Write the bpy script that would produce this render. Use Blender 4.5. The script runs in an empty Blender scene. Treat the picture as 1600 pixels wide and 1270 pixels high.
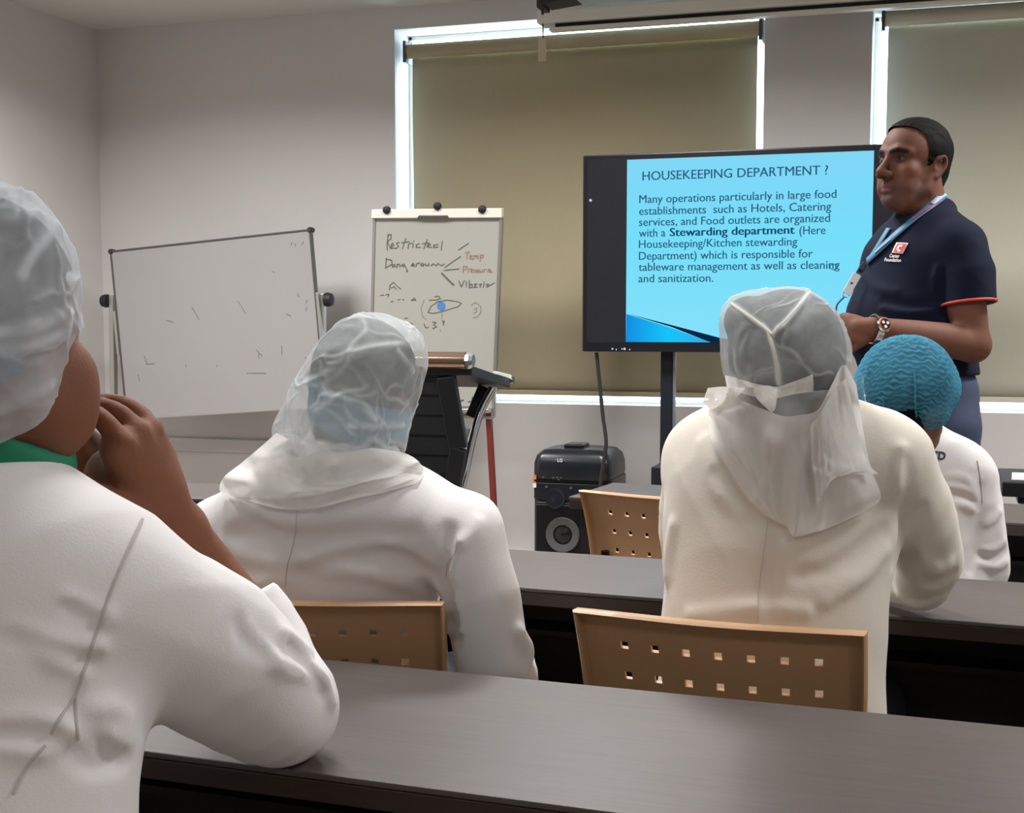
import bpy, bmesh, math, random
import numpy as np
from mathutils import Vector, Matrix
random.seed(7)
RNG = np.random.default_rng(11)

# ------------------------------------------------------------------ camera
SC = bpy.context.scene
COL = SC.collection
FPX, HC = 2100.0, 1.27                    # focal length in pixels of the 1600 wide frame, eye height
YAW, PITCH = math.radians(18), math.radians(5)
CX, CY = 800.0, 684.0                     # principal point (the photograph is a crop)
R_ = np.array([math.cos(YAW), math.sin(YAW), 0.0])
FH = np.array([-math.sin(YAW), math.cos(YAW), 0.0])
ZZ = np.array([0, 0, 1.0])
FW = math.cos(PITCH) * FH - math.sin(PITCH) * ZZ
UP = math.sin(PITCH) * FH + math.cos(PITCH) * ZZ
EYE = np.array([0, 0, HC])
cam_d = bpy.data.cameras.new('camera')
cam = bpy.data.objects.new('camera', cam_d)
COL.objects.link(cam)
cam.matrix_world = Matrix(((R_[0], UP[0], -FW[0], 0), (R_[1], UP[1], -FW[1], 0), (R_[2], UP[2], -FW[2], HC), (0, 0, 0, 1)))
cam_d.sensor_fit = 'HORIZONTAL'
cam_d.sensor_width = 36
cam_d.lens = FPX / 1600 * 36
cam_d.shift_y = (CY - 635) / 1600
cam_d.clip_start = 0.05
SC.camera = cam

# ------------------------------------------------------------------ world, lamps, exposure
W = bpy.data.worlds.new('daylight')
SC.world = W
W.use_nodes = True
bg = W.node_tree.nodes['Background']
bg.inputs[0].default_value = (0.62, 0.84, 1.0, 1)
bg.inputs[1].default_value = 9.0
SC.view_settings.view_transform = 'Standard'
SC.view_settings.look = 'None'
SC.view_settings.gamma = 1
SC.view_settings.use_curve_mapping = False
SC.view_settings.exposure = 0.0
SC.cycles.use_denoising = True
SC.cycles.max_bounces = 8
SC.cycles.transparent_max_bounces = 16
SC.cycles.sample_clamp_indirect = 6
CEIL = 2.875
for lx, ly, pw in ((-3.3, 4.5, 29), (-1.2, 4.6, 26), (1.2, 4.5, 29), (-3.3, 2.3, 14), (-1.0, 2.3, 13), (1.4, 2.3, 15), (-3.3, -0.7, 4), (-1.0, -0.8, 4), (1.6, -0.8, 11)):
    l = bpy.data.lights.new('ceiling_lamp', 'AREA')
    l.shape = 'RECTANGLE'; l.size = 0.6; l.size_y = 0.6
    l.energy = pw * 2.5; l.color = (1.0, 0.992, 0.985); l.spread = math.radians(156)
    lo = bpy.data.objects.new('ceiling_lamp', l); COL.objects.link(lo)
    lo.location = (lx, ly, CEIL - 0.02)

# ------------------------------------------------------------------ helpers: pixels and planes
def ray(x, y):
    return FW + R_ * (x - CX) / FPX + UP * (CY - y) / FPX
def P(x, y, d):
    return EYE + d * ray(x, y)
def on_plane(x, y, q, n):
    r = ray(x, y); q = np.asarray(q, float); n = np.asarray(n, float)
    return EYE + r * ((q - EYE) @ n) / (r @ n)
def onY(x, y, Y): return on_plane(x, y, (0, Y, 0), (0, 1, 0))
def onZ(x, y, z): return on_plane(x, y, (0, 0, z), (0, 0, 1))
def nrm(v):
    v = np.asarray(v, float); return v / np.linalg.norm(v)

# ------------------------------------------------------------------ helpers: materials
def lin(c):
    return tuple(((v / 255) / 12.92 if v / 255 <= 0.04045 else ((v / 255 + 0.055) / 1.055) ** 2.4) for v in c)
def mat(name, rgb, rough=0.6, metal=0.0, var=0.0, vscale=8.0, bump=0.0, bscale=60.0, spec=0.5, stretch=None, sheen=0.0):
    m = bpy.data.materials.new(name); m.use_nodes = True
    nt = m.node_tree; b = nt.nodes['Principled BSDF']
    c = lin(rgb)
    b.inputs['Base Color'].default_value = (*c, 1)
    b.inputs['Roughness'].default_value = rough
    b.inputs['Metallic'].default_value = metal
    b.inputs['Specular IOR Level'].default_value = spec
    if sheen: b.inputs['Sheen Weight'].default_value = sheen
    tc = nt.nodes.new('ShaderNodeTexCoord'); mp = nt.nodes.new('ShaderNodeMapping')
    nt.links.new(tc.outputs['Object'], mp.inputs[0])
    if stretch: mp.inputs['Scale'].default_value = stretch
    if var:
        n = nt.nodes.new('ShaderNodeTexNoise'); n.inputs['Scale'].default_value = vscale; n.inputs['Detail'].default_value = 5
        nt.links.new(mp.outputs[0], n.inputs['Vector'])
        mx = nt.nodes.new('ShaderNodeMix'); mx.data_type = 'RGBA'
        mx.inputs[6].default_value = (*[v * (1 - var) for v in c], 1)
        mx.inputs[7].default_value = (*[min(1, v * (1 + var)) for v in c], 1)
        nt.links.new(n.outputs['Fac'], mx.inputs[0]); nt.links.new(mx.outputs[2], b.inputs['Base Color'])
    if bump:
        n2 = nt.nodes.new('ShaderNodeTexNoise'); n2.inputs['Scale'].default_value = bscale; n2.inputs['Detail'].default_value = 4
        nt.links.new(mp.outputs[0], n2.inputs['Vector'])
        bp = nt.nodes.new('ShaderNodeBump'); bp.inputs['Strength'].default_value = bump; bp.inputs['Distance'].default_value = 0.01
        nt.links.new(n2.outputs['Fac'], bp.inputs['Height']); nt.links.new(bp.outputs[0], b.inputs['Normal'])
    return m
def emit(name, rgb, strength=1.0):
    m = bpy.data.materials.new(name); m.use_nodes = True
    nt = m.node_tree; nt.nodes.clear()
    e = nt.nodes.new('ShaderNodeEmission'); o = nt.nodes.new('ShaderNodeOutputMaterial')
    e.inputs[0].default_value = (*lin(rgb), 1); e.inputs[1].default_value = strength
    nt.links.new(e.outputs[0], o.inputs[0]); return m
def net_mat(name, rgb, dens_lo, dens_hi, scale=14.0, crease=0.35, transl=0.35, wave=None):
    """thin non-woven cloth: part see-through fibre web, denser where it is folded (attribute 'fold')"""
    m = bpy.data.materials.new(name); m.use_nodes = True
    nt = m.node_tree; nt.nodes.clear(); N = nt.nodes.new; L = nt.links.new
    out = N('ShaderNodeOutputMaterial'); mix = N('ShaderNodeMixShader'); tr = N('ShaderNodeBsdfTransparent')
    df = N('ShaderNodeBsdfDiffuse'); tl = N('ShaderNodeBsdfTranslucent'); m2 = N('ShaderNodeMixShader')
    c = (*lin(rgb), 1)
    df.inputs[0].default_value = c; tl.inputs[0].default_value = c; m2.inputs[0].default_value = transl
    L(df.outputs[0], m2.inputs[1]); L(tl.outputs[0], m2.inputs[2])
    tc = N('ShaderNodeTexCoord'); n = N('ShaderNodeTexNoise'); n.inputs['Scale'].default_value = scale; n.inputs['Detail'].default_value = 6
    n.inputs['Roughness'].default_value = 0.65
    L(tc.outputs['Object'], n.inputs['Vector'])
    mr = N('ShaderNodeMapRange'); mr.inputs[1].default_value = 0.3; mr.inputs[2].default_value = 0.7
    mr.inputs[3].default_value = dens_lo; mr.inputs[4].default_value = dens_hi
    L(n.outputs['Fac'], mr.inputs[0])
    at = N('ShaderNodeAttribute'); at.attribute_name = 'fold'
    ml = N('ShaderNodeMath'); ml.operation = 'MULTIPLY'; ml.inputs[1].default_value = crease; L(at.outputs['Fac'], ml.inputs[0])
    ad = N('ShaderNodeMath'); ad.operation = 'ADD'; ad.use_clamp = True; L(mr.outputs[0], ad.inputs[0]); L(ml.outputs[0], ad.inputs[1])
    bp = N('ShaderNodeBump'); bp.inputs['Strength'].default_value = 0.25; bp.inputs['Distance'].default_value = 0.006
    n3 = N('ShaderNodeTexNoise'); n3.inputs['Scale'].default_value = scale * 2.3; n3.inputs['Detail'].default_value = 3
    L(tc.outputs['Object'], n3.inputs['Vector']); L(n3.outputs['Fac'], bp.inputs['Height'])
    L(bp.outputs[0], df.inputs['Normal'])
    L(ad.outputs[0], mix.inputs[0]); L(tr.outputs[0], mix.inputs[1]); L(m2.outputs[0], mix.inputs[2]); L(mix.outputs[0], out.inputs[0])
    return m
def attr_mat(name, rough=0.5, bump=0.0, bscale=200, sss=0.0):
    """colour from the painted 'tint' attribute (skin, lips, brows, stubble)"""
    m = mat(name, (120, 80, 60), rough, bump=bump, bscale=bscale)
    nt = m.node_tree; a = nt.nodes.new('ShaderNodeAttribute'); a.attribute_name = 'tint'
    nt.links.new(a.outputs['Color'], nt.nodes['Principled BSDF'].inputs['Base Color'])
    nt.nodes['Principled BSDF'].inputs['Specular IOR Level'].default_value = 0.28
    return m

# ------------------------------------------------------------------ helpers: objects
def tag(o, label=None, cat=None, group=None, kind=None):
    if label: o['label'] = label
    if cat: o['category'] = cat
    if group: o['group'] = group
    if kind: o['kind'] = kind
    return o
def thing(name, label, cat, loc=(0, 0, 0), rz=0.0, group=None):
    o = bpy.data.objects.new(name, None); COL.objects.link(o)
    o.location = Vector([float(v) for v in loc]); o.rotation_euler = (0, 0, rz)
    o.empty_display_size = 0.1
    return tag(o, label, cat, group)
def abs_loc(o):
    v = np.zeros(3)
    while o is not None:
        v += np.array(o.location); o = o.parent
    return v
def from_np(name, verts, faces, material, parent=None, smooth=True, world=False, attrs=None):
    """one mesh object; world=True: verts are world coordinates (the parents are unrotated)"""
    verts = np.asarray(verts, np.float64)
    if world and parent is not None:
        verts = verts - abs_loc(parent)
    me = bpy.data.meshes.new(name)
    me.from_pydata(verts.tolist() if len(verts) < 50000 else [tuple(v) for v in verts], [], faces if isinstance(faces, list) else faces.tolist())
    if attrs:
        for k, a in attrs.items():
            if a.ndim == 1:
                at = me.attributes.new(k, 'FLOAT', 'POINT'); at.data.foreach_set('value', np.ascontiguousarray(a, np.float32))
            else:
                at = me.attributes.new(k, 'FLOAT_COLOR', 'POINT'); at.data.foreach_set('color', np.ascontiguousarray(a, np.float32).ravel())
    for mm in (material if isinstance(material, (list, tuple)) else [material]):
        me.materials.append(mm)
    if smooth:
        me.polygons.foreach_set('use_smooth', np.ones(len(me.polygons), bool))
    me.update()
    o = bpy.data.objects.new(name, me); COL.objects.link(o)
    if parent is not None: o.parent = parent
    return o
class MB:
    """collects boxes, tubes and lathes into ONE mesh"""
    def __init__(s): s.v = []; s.f = []
    def add(s, v, f):
        n = len(s.v); s.v += [tuple(float(c) for c in p) for p in v]; s.f += [tuple(i + n for i in q) for q in f]; return s
    def box(s, lo, hi):
        x0, y0, z0 = lo; x1, y1, z1 = hi
        return s.add([(x0, y0, z0), (x1, y0, z0), (x1, y1, z0), (x0, y1, z0), (x0, y0, z1), (x1, y0, z1), (x1, y1, z1), (x0, y1, z1)],
                     [(0, 3, 2, 1), (4, 5, 6, 7), (0, 1, 5, 4), (1, 2, 6, 5), (2, 3, 7, 6), (3, 0, 4, 7)])
    def hexa(s, p):      # eight corners, bottom ring then top ring
        return s.add(p, [(0, 3, 2, 1), (4, 5, 6, 7), (0, 1, 5, 4), (1, 2, 6, 5), (2, 3, 7, 6), (3, 0, 4, 7)])
    def bar(s, a, b, w, h, up=(0, 0, 1)):
        a = np.asarray(a, float); b = np.asarray(b, float); t = nrm(b - a); u = np.asarray(up, float)
        sd = np.cross(t, u); sd = nrm(sd) if np.linalg.norm(sd) > 1e-6 else np.array([1., 0, 0]); n = np.cross(sd, t)
        c = [(-1, -1), (1, -1), (1, 1), (-1, 1)]
        return s.hexa([a + sd * w / 2 * i + n * h / 2 * j for i, j in c] + [b + sd * w / 2 * i + n * h / 2 * j for i, j in c])
    def tube(s, pts, r, n=12, cap=True, flat=None):
        pts = [np.asarray(p, float) for p in pts]; m = len(pts)
        rr = r if isinstance(r, (list, tuple, np.ndarray)) else [r] * m
        ref = np.array([0, 0, 1.0]); t0 = nrm(pts[1] - pts[0])
        if abs(t0 @ ref) > 0.9: ref = np.array([1.0, 0, 0])
        v = []; nn = None
        for i in range(m):
            t = nrm(pts[min(i + 1, m - 1)] - pts[max(i - 1, 0)])
            nn = nrm(np.cross(t, ref)) if nn is None else nrm(nn - t * (nn @ t))
            b = np.cross(t, nn)
            for k in range(n):
                a = 2 * math.pi * k / n
                v.append(pts[i] + rr[i] * (math.cos(a) * nn + math.sin(a) * b))
        f = [(i * n + k, i * n + (k + 1) % n, (i + 1) * n + (k + 1) % n, (i + 1) * n + k) for i in range(m - 1) for k in range(n)]
        if cap: f += [tuple(range(n - 1, -1, -1)), tuple((m - 1) * n + k for k in range(n))]
        return s.add(v, f)
    def disc(s, c, ax, r, h, n=24):
        c = np.asarray(c, float); ax = nrm(ax); return s.tube([c - ax * h / 2, c + ax * h / 2], r, n)
    def lathe(s, c, ax, prof, n=28):
        c = np.asarray(c, float); ax = nrm(ax)
        return s.tube([c + ax * h for _, h in prof], [max(r, 1e-4) for r, _ in prof], n)
    def prism(s, poly, off):
        n = len(poly); poly = [np.asarray(p, float) for p in poly]; off = np.asarray(off, float)
        return s.add(poly + [p + off for p in poly], [tuple(range(n - 1, -1, -1)), tuple(range(n, 2 * n))] + [(i, (i + 1) % n, n + (i + 1) % n, n + i) for i in range(n)])
    def build(s, name, material, parent=None, bevel=0.0, smooth=False, world=False, seg=2):
        o = from_np(name, s.v, s.f, material, parent, smooth, world)
        bm = bmesh.new(); bm.from_mesh(o.data); bmesh.ops.recalc_face_normals(bm, faces=bm.faces); bm.to_mesh(o.data); bm.free()
        if bevel:
            md = o.modifiers.new('bevel', 'BEVEL'); md.width = bevel; md.segments = seg; md.limit_method = 'ANGLE'; md.angle_limit = math.radians(40)
        if smooth:
            for p in o.data.polygons: p.use_smooth = True
            o.data.set_sharp_from_angle(angle=math.radians(42))
        return o
def text_mesh(body, bold=0.0):
    """outline of a line of writing as flat mesh: verts (n,2), faces"""
    cu = bpy.data.curves.new('writing', 'FONT'); cu.body = body; cu.size = 1.0; cu.offset = bold; cu.resolution_u = 3
    ob = bpy.data.objects.new('writing', cu); COL.objects.link(ob)
    dg = bpy.context.evaluated_depsgraph_get(); dg.update()
    me = ob.evaluated_get(dg).to_mesh()
    v = np.array([q.co[:2] for q in me.vertices]); f = [tuple(p.vertices) for p in me.polygons]
    bpy.data.objects.remove(ob); bpy.data.curves.remove(cu)
    return v, f
def catmull(pts, n=8):
    p = [np.asarray(q, float) for q in pts]; p = [2 * p[0] - p[1]] + p + [2 * p[-1] - p[-2]]
    out = []
    for i in range(1, len(p) - 2):
        for k in range(n):
            t = k / n
            out.append(0.5 * (2 * p[i] + (p[i + 1] - p[i - 1]) * t + (2 * p[i - 1] - 5 * p[i] + 4 * p[i + 1] - p[i + 2]) * t ** 2 + (3 * p[i] - p[i - 1] - 3 * p[i + 1] + p[i + 2]) * t ** 3))
    out.append(p[-2]); return out
# ================================================================== the room
M = {}
M['wall'] = mat('white_wall_paint', (206, 202, 200), 0.8, var=0.03, vscale=2.5, bump=0.05, bscale=120)
M['ceiling'] = mat('ceiling_paint', (202, 202, 196), 0.85, var=0.02)
M['floor'] = mat('grey_floor_tile', (150, 140, 130), 0.35, var=0.08, vscale=3)
M['frame'] = mat('white_window_frame', (225, 228, 230), 0.4)
M['glass'] = None
g = bpy.data.materials.new('window_glass'); g.use_nodes = True
_n = g.node_tree; _n.nodes.clear()
_o = _n.nodes.new('ShaderNodeOutputMaterial'); _m = _n.nodes.new('ShaderNodeMixShader'); _t = _n.nodes.new('ShaderNodeBsdfTransparent'); _g = _n.nodes.new('ShaderNodeBsdfGlossy')
_g.inputs['Roughness'].default_value = 0.02; _m.inputs[0].default_value = 0.06
_n.links.new(_t.outputs[0], _m.inputs[1]); _n.links.new(_g.outputs[0], _m.inputs[2]); _n.links.new(_m.outputs[0], _o.inputs[0])
M['glass'] = g
WY = 6.55                                        # inner face of the window wall
X0, X1, Y0 = -4.56, 3.4, -3.0
W1 = (-2.765, -0.872, 0.845, 2.762)              # first window opening x0 x1 z0 z1
W2 = (-0.378, 2.60, 0.845, 2.70)
def struct(name, mb, m, **k):
    return tag(mb.build(name, m, **k), kind='structure')
struct('floor', MB().box((X0 - .2, Y0 - .2, -.1), (X1 + .2, WY + .3, 0)), M['floor'])
struct('ceiling', MB().box((X0 - .2, Y0 - .2, CEIL), (X1 + .2, WY + .3, CEIL + .1)), M['ceiling'])
struct('wall_left', MB().box((X0 - .2, Y0 - .2, 0), (X0, WY + .3, CEIL)), M['wall'])
struct('wall_right', MB().box((X1, Y0 - .2, 0), (X1 + .2, WY + .3, CEIL)), M['wall'])
struct('wall_rear', MB().box((X0, Y0 - .2, 0), (X1, Y0, CEIL)), M['wall'])
wb = MB(); T = 0.24
wb.box((X0, WY, 0), (X1, WY + T, W1[2])).box((X0, WY, W1[3]), (X1, WY + T, CEIL))
wb.box((X0, WY, W1[2]), (W1[0], WY + T, W1[3])).box((W1[1], WY, W1[2]), (W2[0], WY + T, W1[3])).box((W2[1], WY, W1[2]), (X1, WY + T, W1[3]))
wb.box((W2[0], WY, W2[3]), (W2[1], WY + T, W1[3]))
struct('wall_back', wb, M['wall'])
for i, (x0, x1, z0, z1) in enumerate((W1, W2)):
    f = MB(); fy0, fy1, w = WY + .19, WY + .235, .022
    f.box((x0, fy0, z0), (x0 + w, fy1, z1)).box((x1 - w, fy0, z0), (x1, fy1, z1)).box((x0, fy0, z0), (x1, fy1, z0 + w)).box((x0, fy0, z1 - w), (x1, fy1, z1))
    fo = struct('window_%d' % (i + 1), f, M['frame'], bevel=.004)
    MB().box((x0 + w, WY + .210, z0 + w), (x1 - w, WY + .214, z1 - w)).build('pane', M['glass'], fo)
# skirting and the low cable trunking under the whiteboard
struct('trim_1', MB().box((X0, WY - .022, .545), (-2.9, WY, .617)), M['wall'], bevel=.003)
struct('baseboard_back', MB().box((X0, WY - .012, 0), (X1, WY, .09)), M['ceiling'])

# ------------------------------------------------------------------ roller blinds
def blind_mat(name, rgb, thr):
    m = mat(name, rgb, 0.85, var=0.05, vscale=160, bump=0.15, bscale=500)
    nt = m.node_tree; b = nt.nodes['Principled BSDF']; out = nt.nodes['Material Output']
    t = nt.nodes.new('ShaderNodeBsdfTranslucent'); t.inputs[0].default_value = (*lin((200, 184, 145)), 1)
    mx = nt.nodes.new('ShaderNodeMixShader'); mx.inputs[0].default_value = thr
    nt.links.new(b.outputs[0], mx.inputs[1]); nt.links.new(t.outputs[0], mx.inputs[2]); nt.links.new(mx.outputs[0], out.inputs[0])
    return m
M['blind'] = blind_mat('olive_blind_fabric', (172, 160, 132), 0.06)
M['blind2'] = blind_mat('beige_blind_fabric', (205, 200, 182), 0.07)
M['white_plastic'] = mat('white_plastic', (222, 218, 208), 0.4)
M['alu'] = mat('aluminium', (176, 174, 168), 0.38, 0.85, var=.04)
M['dark_alu'] = mat('dark_aluminium', (96, 96, 92), 0.4, 0.7)
M['black'] = mat('black_plastic', (20, 21, 24), 0.42, var=.15, vscale=20)
M['black_matte'] = mat('black_matte_plastic', (16, 16, 17), 0.6)
M['cord'] = mat('dark_cord', (35, 33, 30), 0.6)
def blind(label, x0, x1, ztop, zbot, y, m, closed_end):
    r = thing('roller_blind', label, 'blind', ((x0 + x1) / 2, y, zbot), group=None)
    t = MB().tube([(x0, y, ztop), (x1, y, ztop)], .036, 20); t.build('roller_tube', m, r, smooth=True, world=True)
    n = 24; v = []; fc = []
    for j in range(n + 1):
        z = ztop - .03 + (zbot - ztop + .03) * j / n
        for i in range(2):
            v.append((x0 + .012 if i == 0 else x1 - .012, y + .028 - .004 * math.sin(j * .5), z))
    fc = [(2 * j, 2 * j + 1, 2 * j + 3, 2 * j + 2) for j in range(n)]
    o = from_np('blind_fabric', v, fc, m, r, True, True)
    sm = o.modifiers.new('thickness', 'SOLIDIFY'); sm.thickness = .0012
    MB().box((x0 + .01, y + .018, zbot - .022), (x1 - .01, y + .036, zbot + .004)).build('bottom_bar', m, r, bevel=.004, world=True)
    for x in (x0 - .012, x1 + .004):
        MB().box((x - .004, y - .04, ztop - .06), (x + .012, y + .09, ztop + .05)).build('bracket', M['dark_alu'], r, bevel=.003, world=True)
    return r
BY = WY + .045
blind('wide olive roller blind pulled down behind the flip chart and screen', onY(638, 70, BY)[0], onY(1187, 60, BY)[0], 2.655, .908, BY, M['blind'], 0)
blind('beige roller blind pulled down behind the standing presenter', onY(1383, 60, BY)[0], 2.52, 2.66, .912, BY, M['blind2'], 0)

# ------------------------------------------------------------------ projection screen case on the wall, with its pull cord
SY = 6.36
a = onY(838, 22, SY); zt, zb = onY(900, 12, SY)[2], onY(900, 46, SY)[2]
ps = thing('projection_screen', 'long white pull-down projection screen case above the windows', 'projection screen', (0.4, SY, zb))
xe = 2.6
zk0, zk1 = onY(900, 40, SY)[2], onY(900, 33, SY)[2]
MB().box((a[0], SY - .005, zk1), (xe, SY + .12, zt)).build('case', M['white_plastic'], ps, bevel=.012, world=True)
MB().box((a[0] + .09, SY + .02, zk0 - .005), (xe, SY + .10, zk1 + .004)).build('slot', M['black_matte'], ps, world=True)
MB().box((onY(858, 45, SY)[0], SY - .004, zb), (xe, SY + .05, zk0)).build('bottom_bar', M['white_plastic'], ps, bevel=.005, world=True)
for x in (a[0] + .2, 1.0, 2.4):
    MB().box((x, SY + .1, zk1 + .02), (x + .04, WY, zt - .02)).build('wall_bracket', M['white_plastic'], ps, world=True)
cx = onY(848, 40, SY)[0]
MB().tube([(cx, SY + .005, zk1), (cx, SY + .005, onY(848, 60, SY)[2])], .003, 8).build('pull_cord', M['cord'], ps, world=True)
p0, p1 = onY(841, 60, SY), onY(853, 95, SY)
M['tab'] = mat('beige_tab', (205, 190, 160), 0.6)
MB().box((p0[0], SY - .006, p1[2]), (p1[0], SY + .008, p0[2])).build('pull_tab', M['tab'], ps, bevel=.003, world=True)
# dark bracket hanging from the ceiling
cy = 5.9
q0, q1 = onY(838, 12, cy), onY(898, 6, cy)
cb = thing('ceiling_bracket', 'small dark metal bracket hanging from the ceiling above the blind', 'bracket', (q0[0], cy, q0[2]))
M['bracket'] = mat('dark_bracket_metal', (58, 56, 54), 0.5, 0.4)
MB().box((q0[0], cy, q0[2]), (q0[0] + .03, cy + .12, CEIL)).build('clamp', M['bracket'], cb, bevel=.004, world=True)
MB().hexa([(q0[0] + .03, cy, q0[2] + .015), (q1[0], cy, q0[2] + .03), (q1[0], cy + .14, q0[2] + .03), (q0[0] + .03, cy + .14, q0[2] + .015),
           (q0[0] + .03, cy, CEIL - .004), (q1[0] - .05, cy, q0[2] + .045), (q1[0] - .05, cy + .14, q0[2] + .045), (q0[0] + .03, cy + .14, CEIL - .004)]).build('arm', M['bracket'], cb, bevel=.003, world=True)
MB().tube([(q0[0] + .02, cy + .03, q0[2] - .025), (q0[0] + .02, cy + .03, q0[2] + .01)], .006, 10).build('screw', M['bracket'], cb, world=True)
MB().tube([(q0[0] + .015, cy + .09, CEIL - .07), (q0[0] + .015, cy + .09, CEIL)], .012, 10).build('rod', M['bracket'], cb, world=True)
# ================================================================== desks
def wood(name, rgb, rough, rgb2=None):
    m = mat(name, rgb, rough, var=.28, vscale=7, bump=.05, bscale=40, stretch=(1.2, 26, 26))
    m.node_tree.nodes['Principled BSDF'].inputs['Specular IOR Level'].default_value = 0.42
    return m
M['wenge'] = wood('dark_wenge_top', (80, 72, 69), 0.44)
M['wenge_edge'] = wood('dark_wenge_edge', (50, 38, 32), 0.45)
M['panel'] = wood('near_black_panel', (26, 21, 19), 0.6)
def desk(label, x0, x1, depth, loc, rz):
    """long seminar desk; local origin on the floor at the near-edge reference point"""
    d = thing('seminar_desk', label, 'desk', loc, rz, 'long dark seminar desks')
    MB().box((x0, 0, .742), (x1, depth, .75)).build('desk_top', M['wenge'], d, bevel=.002)
    MB().box((x0 + .001, .001, .715), (x1 - .001, depth - .001, .7415)).build('top_edge', M['wenge_edge'], d, bevel=.002)
    MB().box((x0 + .05, depth - .075, .12), (x1 - .05, depth - .057, .714)).build('modesty_panel', M['panel'], d)
    MB().box((x0 + .05, .23, .60), (x1 - .05, depth - .078, .612)).build('book_shelf', M['panel'], d)
    n = max(2, int(round((x1 - x0) / 1.3)) + 1)
    for k in range(n):
        x = x0 + .02 + (x1 - x0 - .07) * k / (n - 1)
        MB().box((x, .05, .0), (x + .028, depth - .055, .714)).build('side_panel', M['panel'], d, bevel=.002)
    return d
desk('nearest dark wood desk, with an elbow resting on it, across the bottom right', -2.2, 1.5, .47, (-.45, 1.357, 0), math.radians(-2.1))
desk('second dark wood desk, in front of the two white-coated people on perforated chairs', -1.9, 2.0, .405, (-.45, 2.452, 0), math.radians(-3.0))
desk('dark wood desk far left, behind the left hooded person', -1.45, .60, .34, (-2.15, 3.428, 0), math.radians(.5))
desk('third dark desk by the tower speaker, in front of the presenter', -.615, 1.25, .38, (-.45, 3.738, 0), math.radians(-6.5))

# ================================================================== chairs of beige moulded plastic
M['beige'] = mat('beige_plastic', (194, 152, 112), 0.42, var=.03, vscale=6)
M['beige_dim'] = M['beige']
M['chair_leg'] = mat('black_chair_tube', (24, 23, 22), 0.4, 0.3)
def chair_back_mesh():
    """perforated curved panel, holes are real; x across, z up"""
    W2_, H0, H1 = .214, .50, .815
    cols = [(-3 + i) * .0500 for i in range(7)]; rows = [H1 - .048 - .053 * j for j in range(5)]
    hw = .0062
    xs = sorted(set([-W2_, -W2_ + .02, W2_ - .02, W2_] + [c - hw for c in cols] + [c + hw for c in cols] + [c + .0250 for c in cols[:-1]]))
    zs = sorted(set([H0, H1] + [r - hw for r in rows] + [r + hw for r in rows] + [r + .0265 for r in rows[1:]] + [H0 + .02, H1 - .02]))
    def pt(x, z):
        t = (z - H0) / (H1 - H0)
        wx = x * (1 - .06 * (1 - t))
        y = -.215 - .05 * t + .55 * x * x + .02 * math.sin(t * 3.0) - .05 * (x / W2_) ** 4 * .35
        return (wx, -.03 + y - .02 * t * t, z + .10 * x * x)
    idx = {}; v = []
    for j, z in enumerate(zs):
        for i, x in enumerate(xs):
            idx[i, j] = len(v); v.append(pt(x, z))
    f = []
    for j in range(len(zs) - 1):
        for i in range(len(xs) - 1):
            xm = (xs[i] + xs[i + 1]) / 2; zm = (zs[j] + zs[j + 1]) / 2
            if any(abs(xm - c) < hw for c in cols) and any(abs(zm - r) < hw for r in rows): continue
            f.append((idx[i, j], idx[i + 1, j], idx[i + 1, j + 1], idx[i, j + 1]))
    n = len(xs); m = len(zs)
    ring = [v[idx[i, 0]] for i in range(n)] + [v[idx[n - 1, j]] for j in range(1, m)] + [v[idx[i, m - 1]] for i in range(n - 2, -1, -1)] + [v[idx[0, j]] for j in range(m - 2, 0, -1)]
    return v, f, ring
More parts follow.
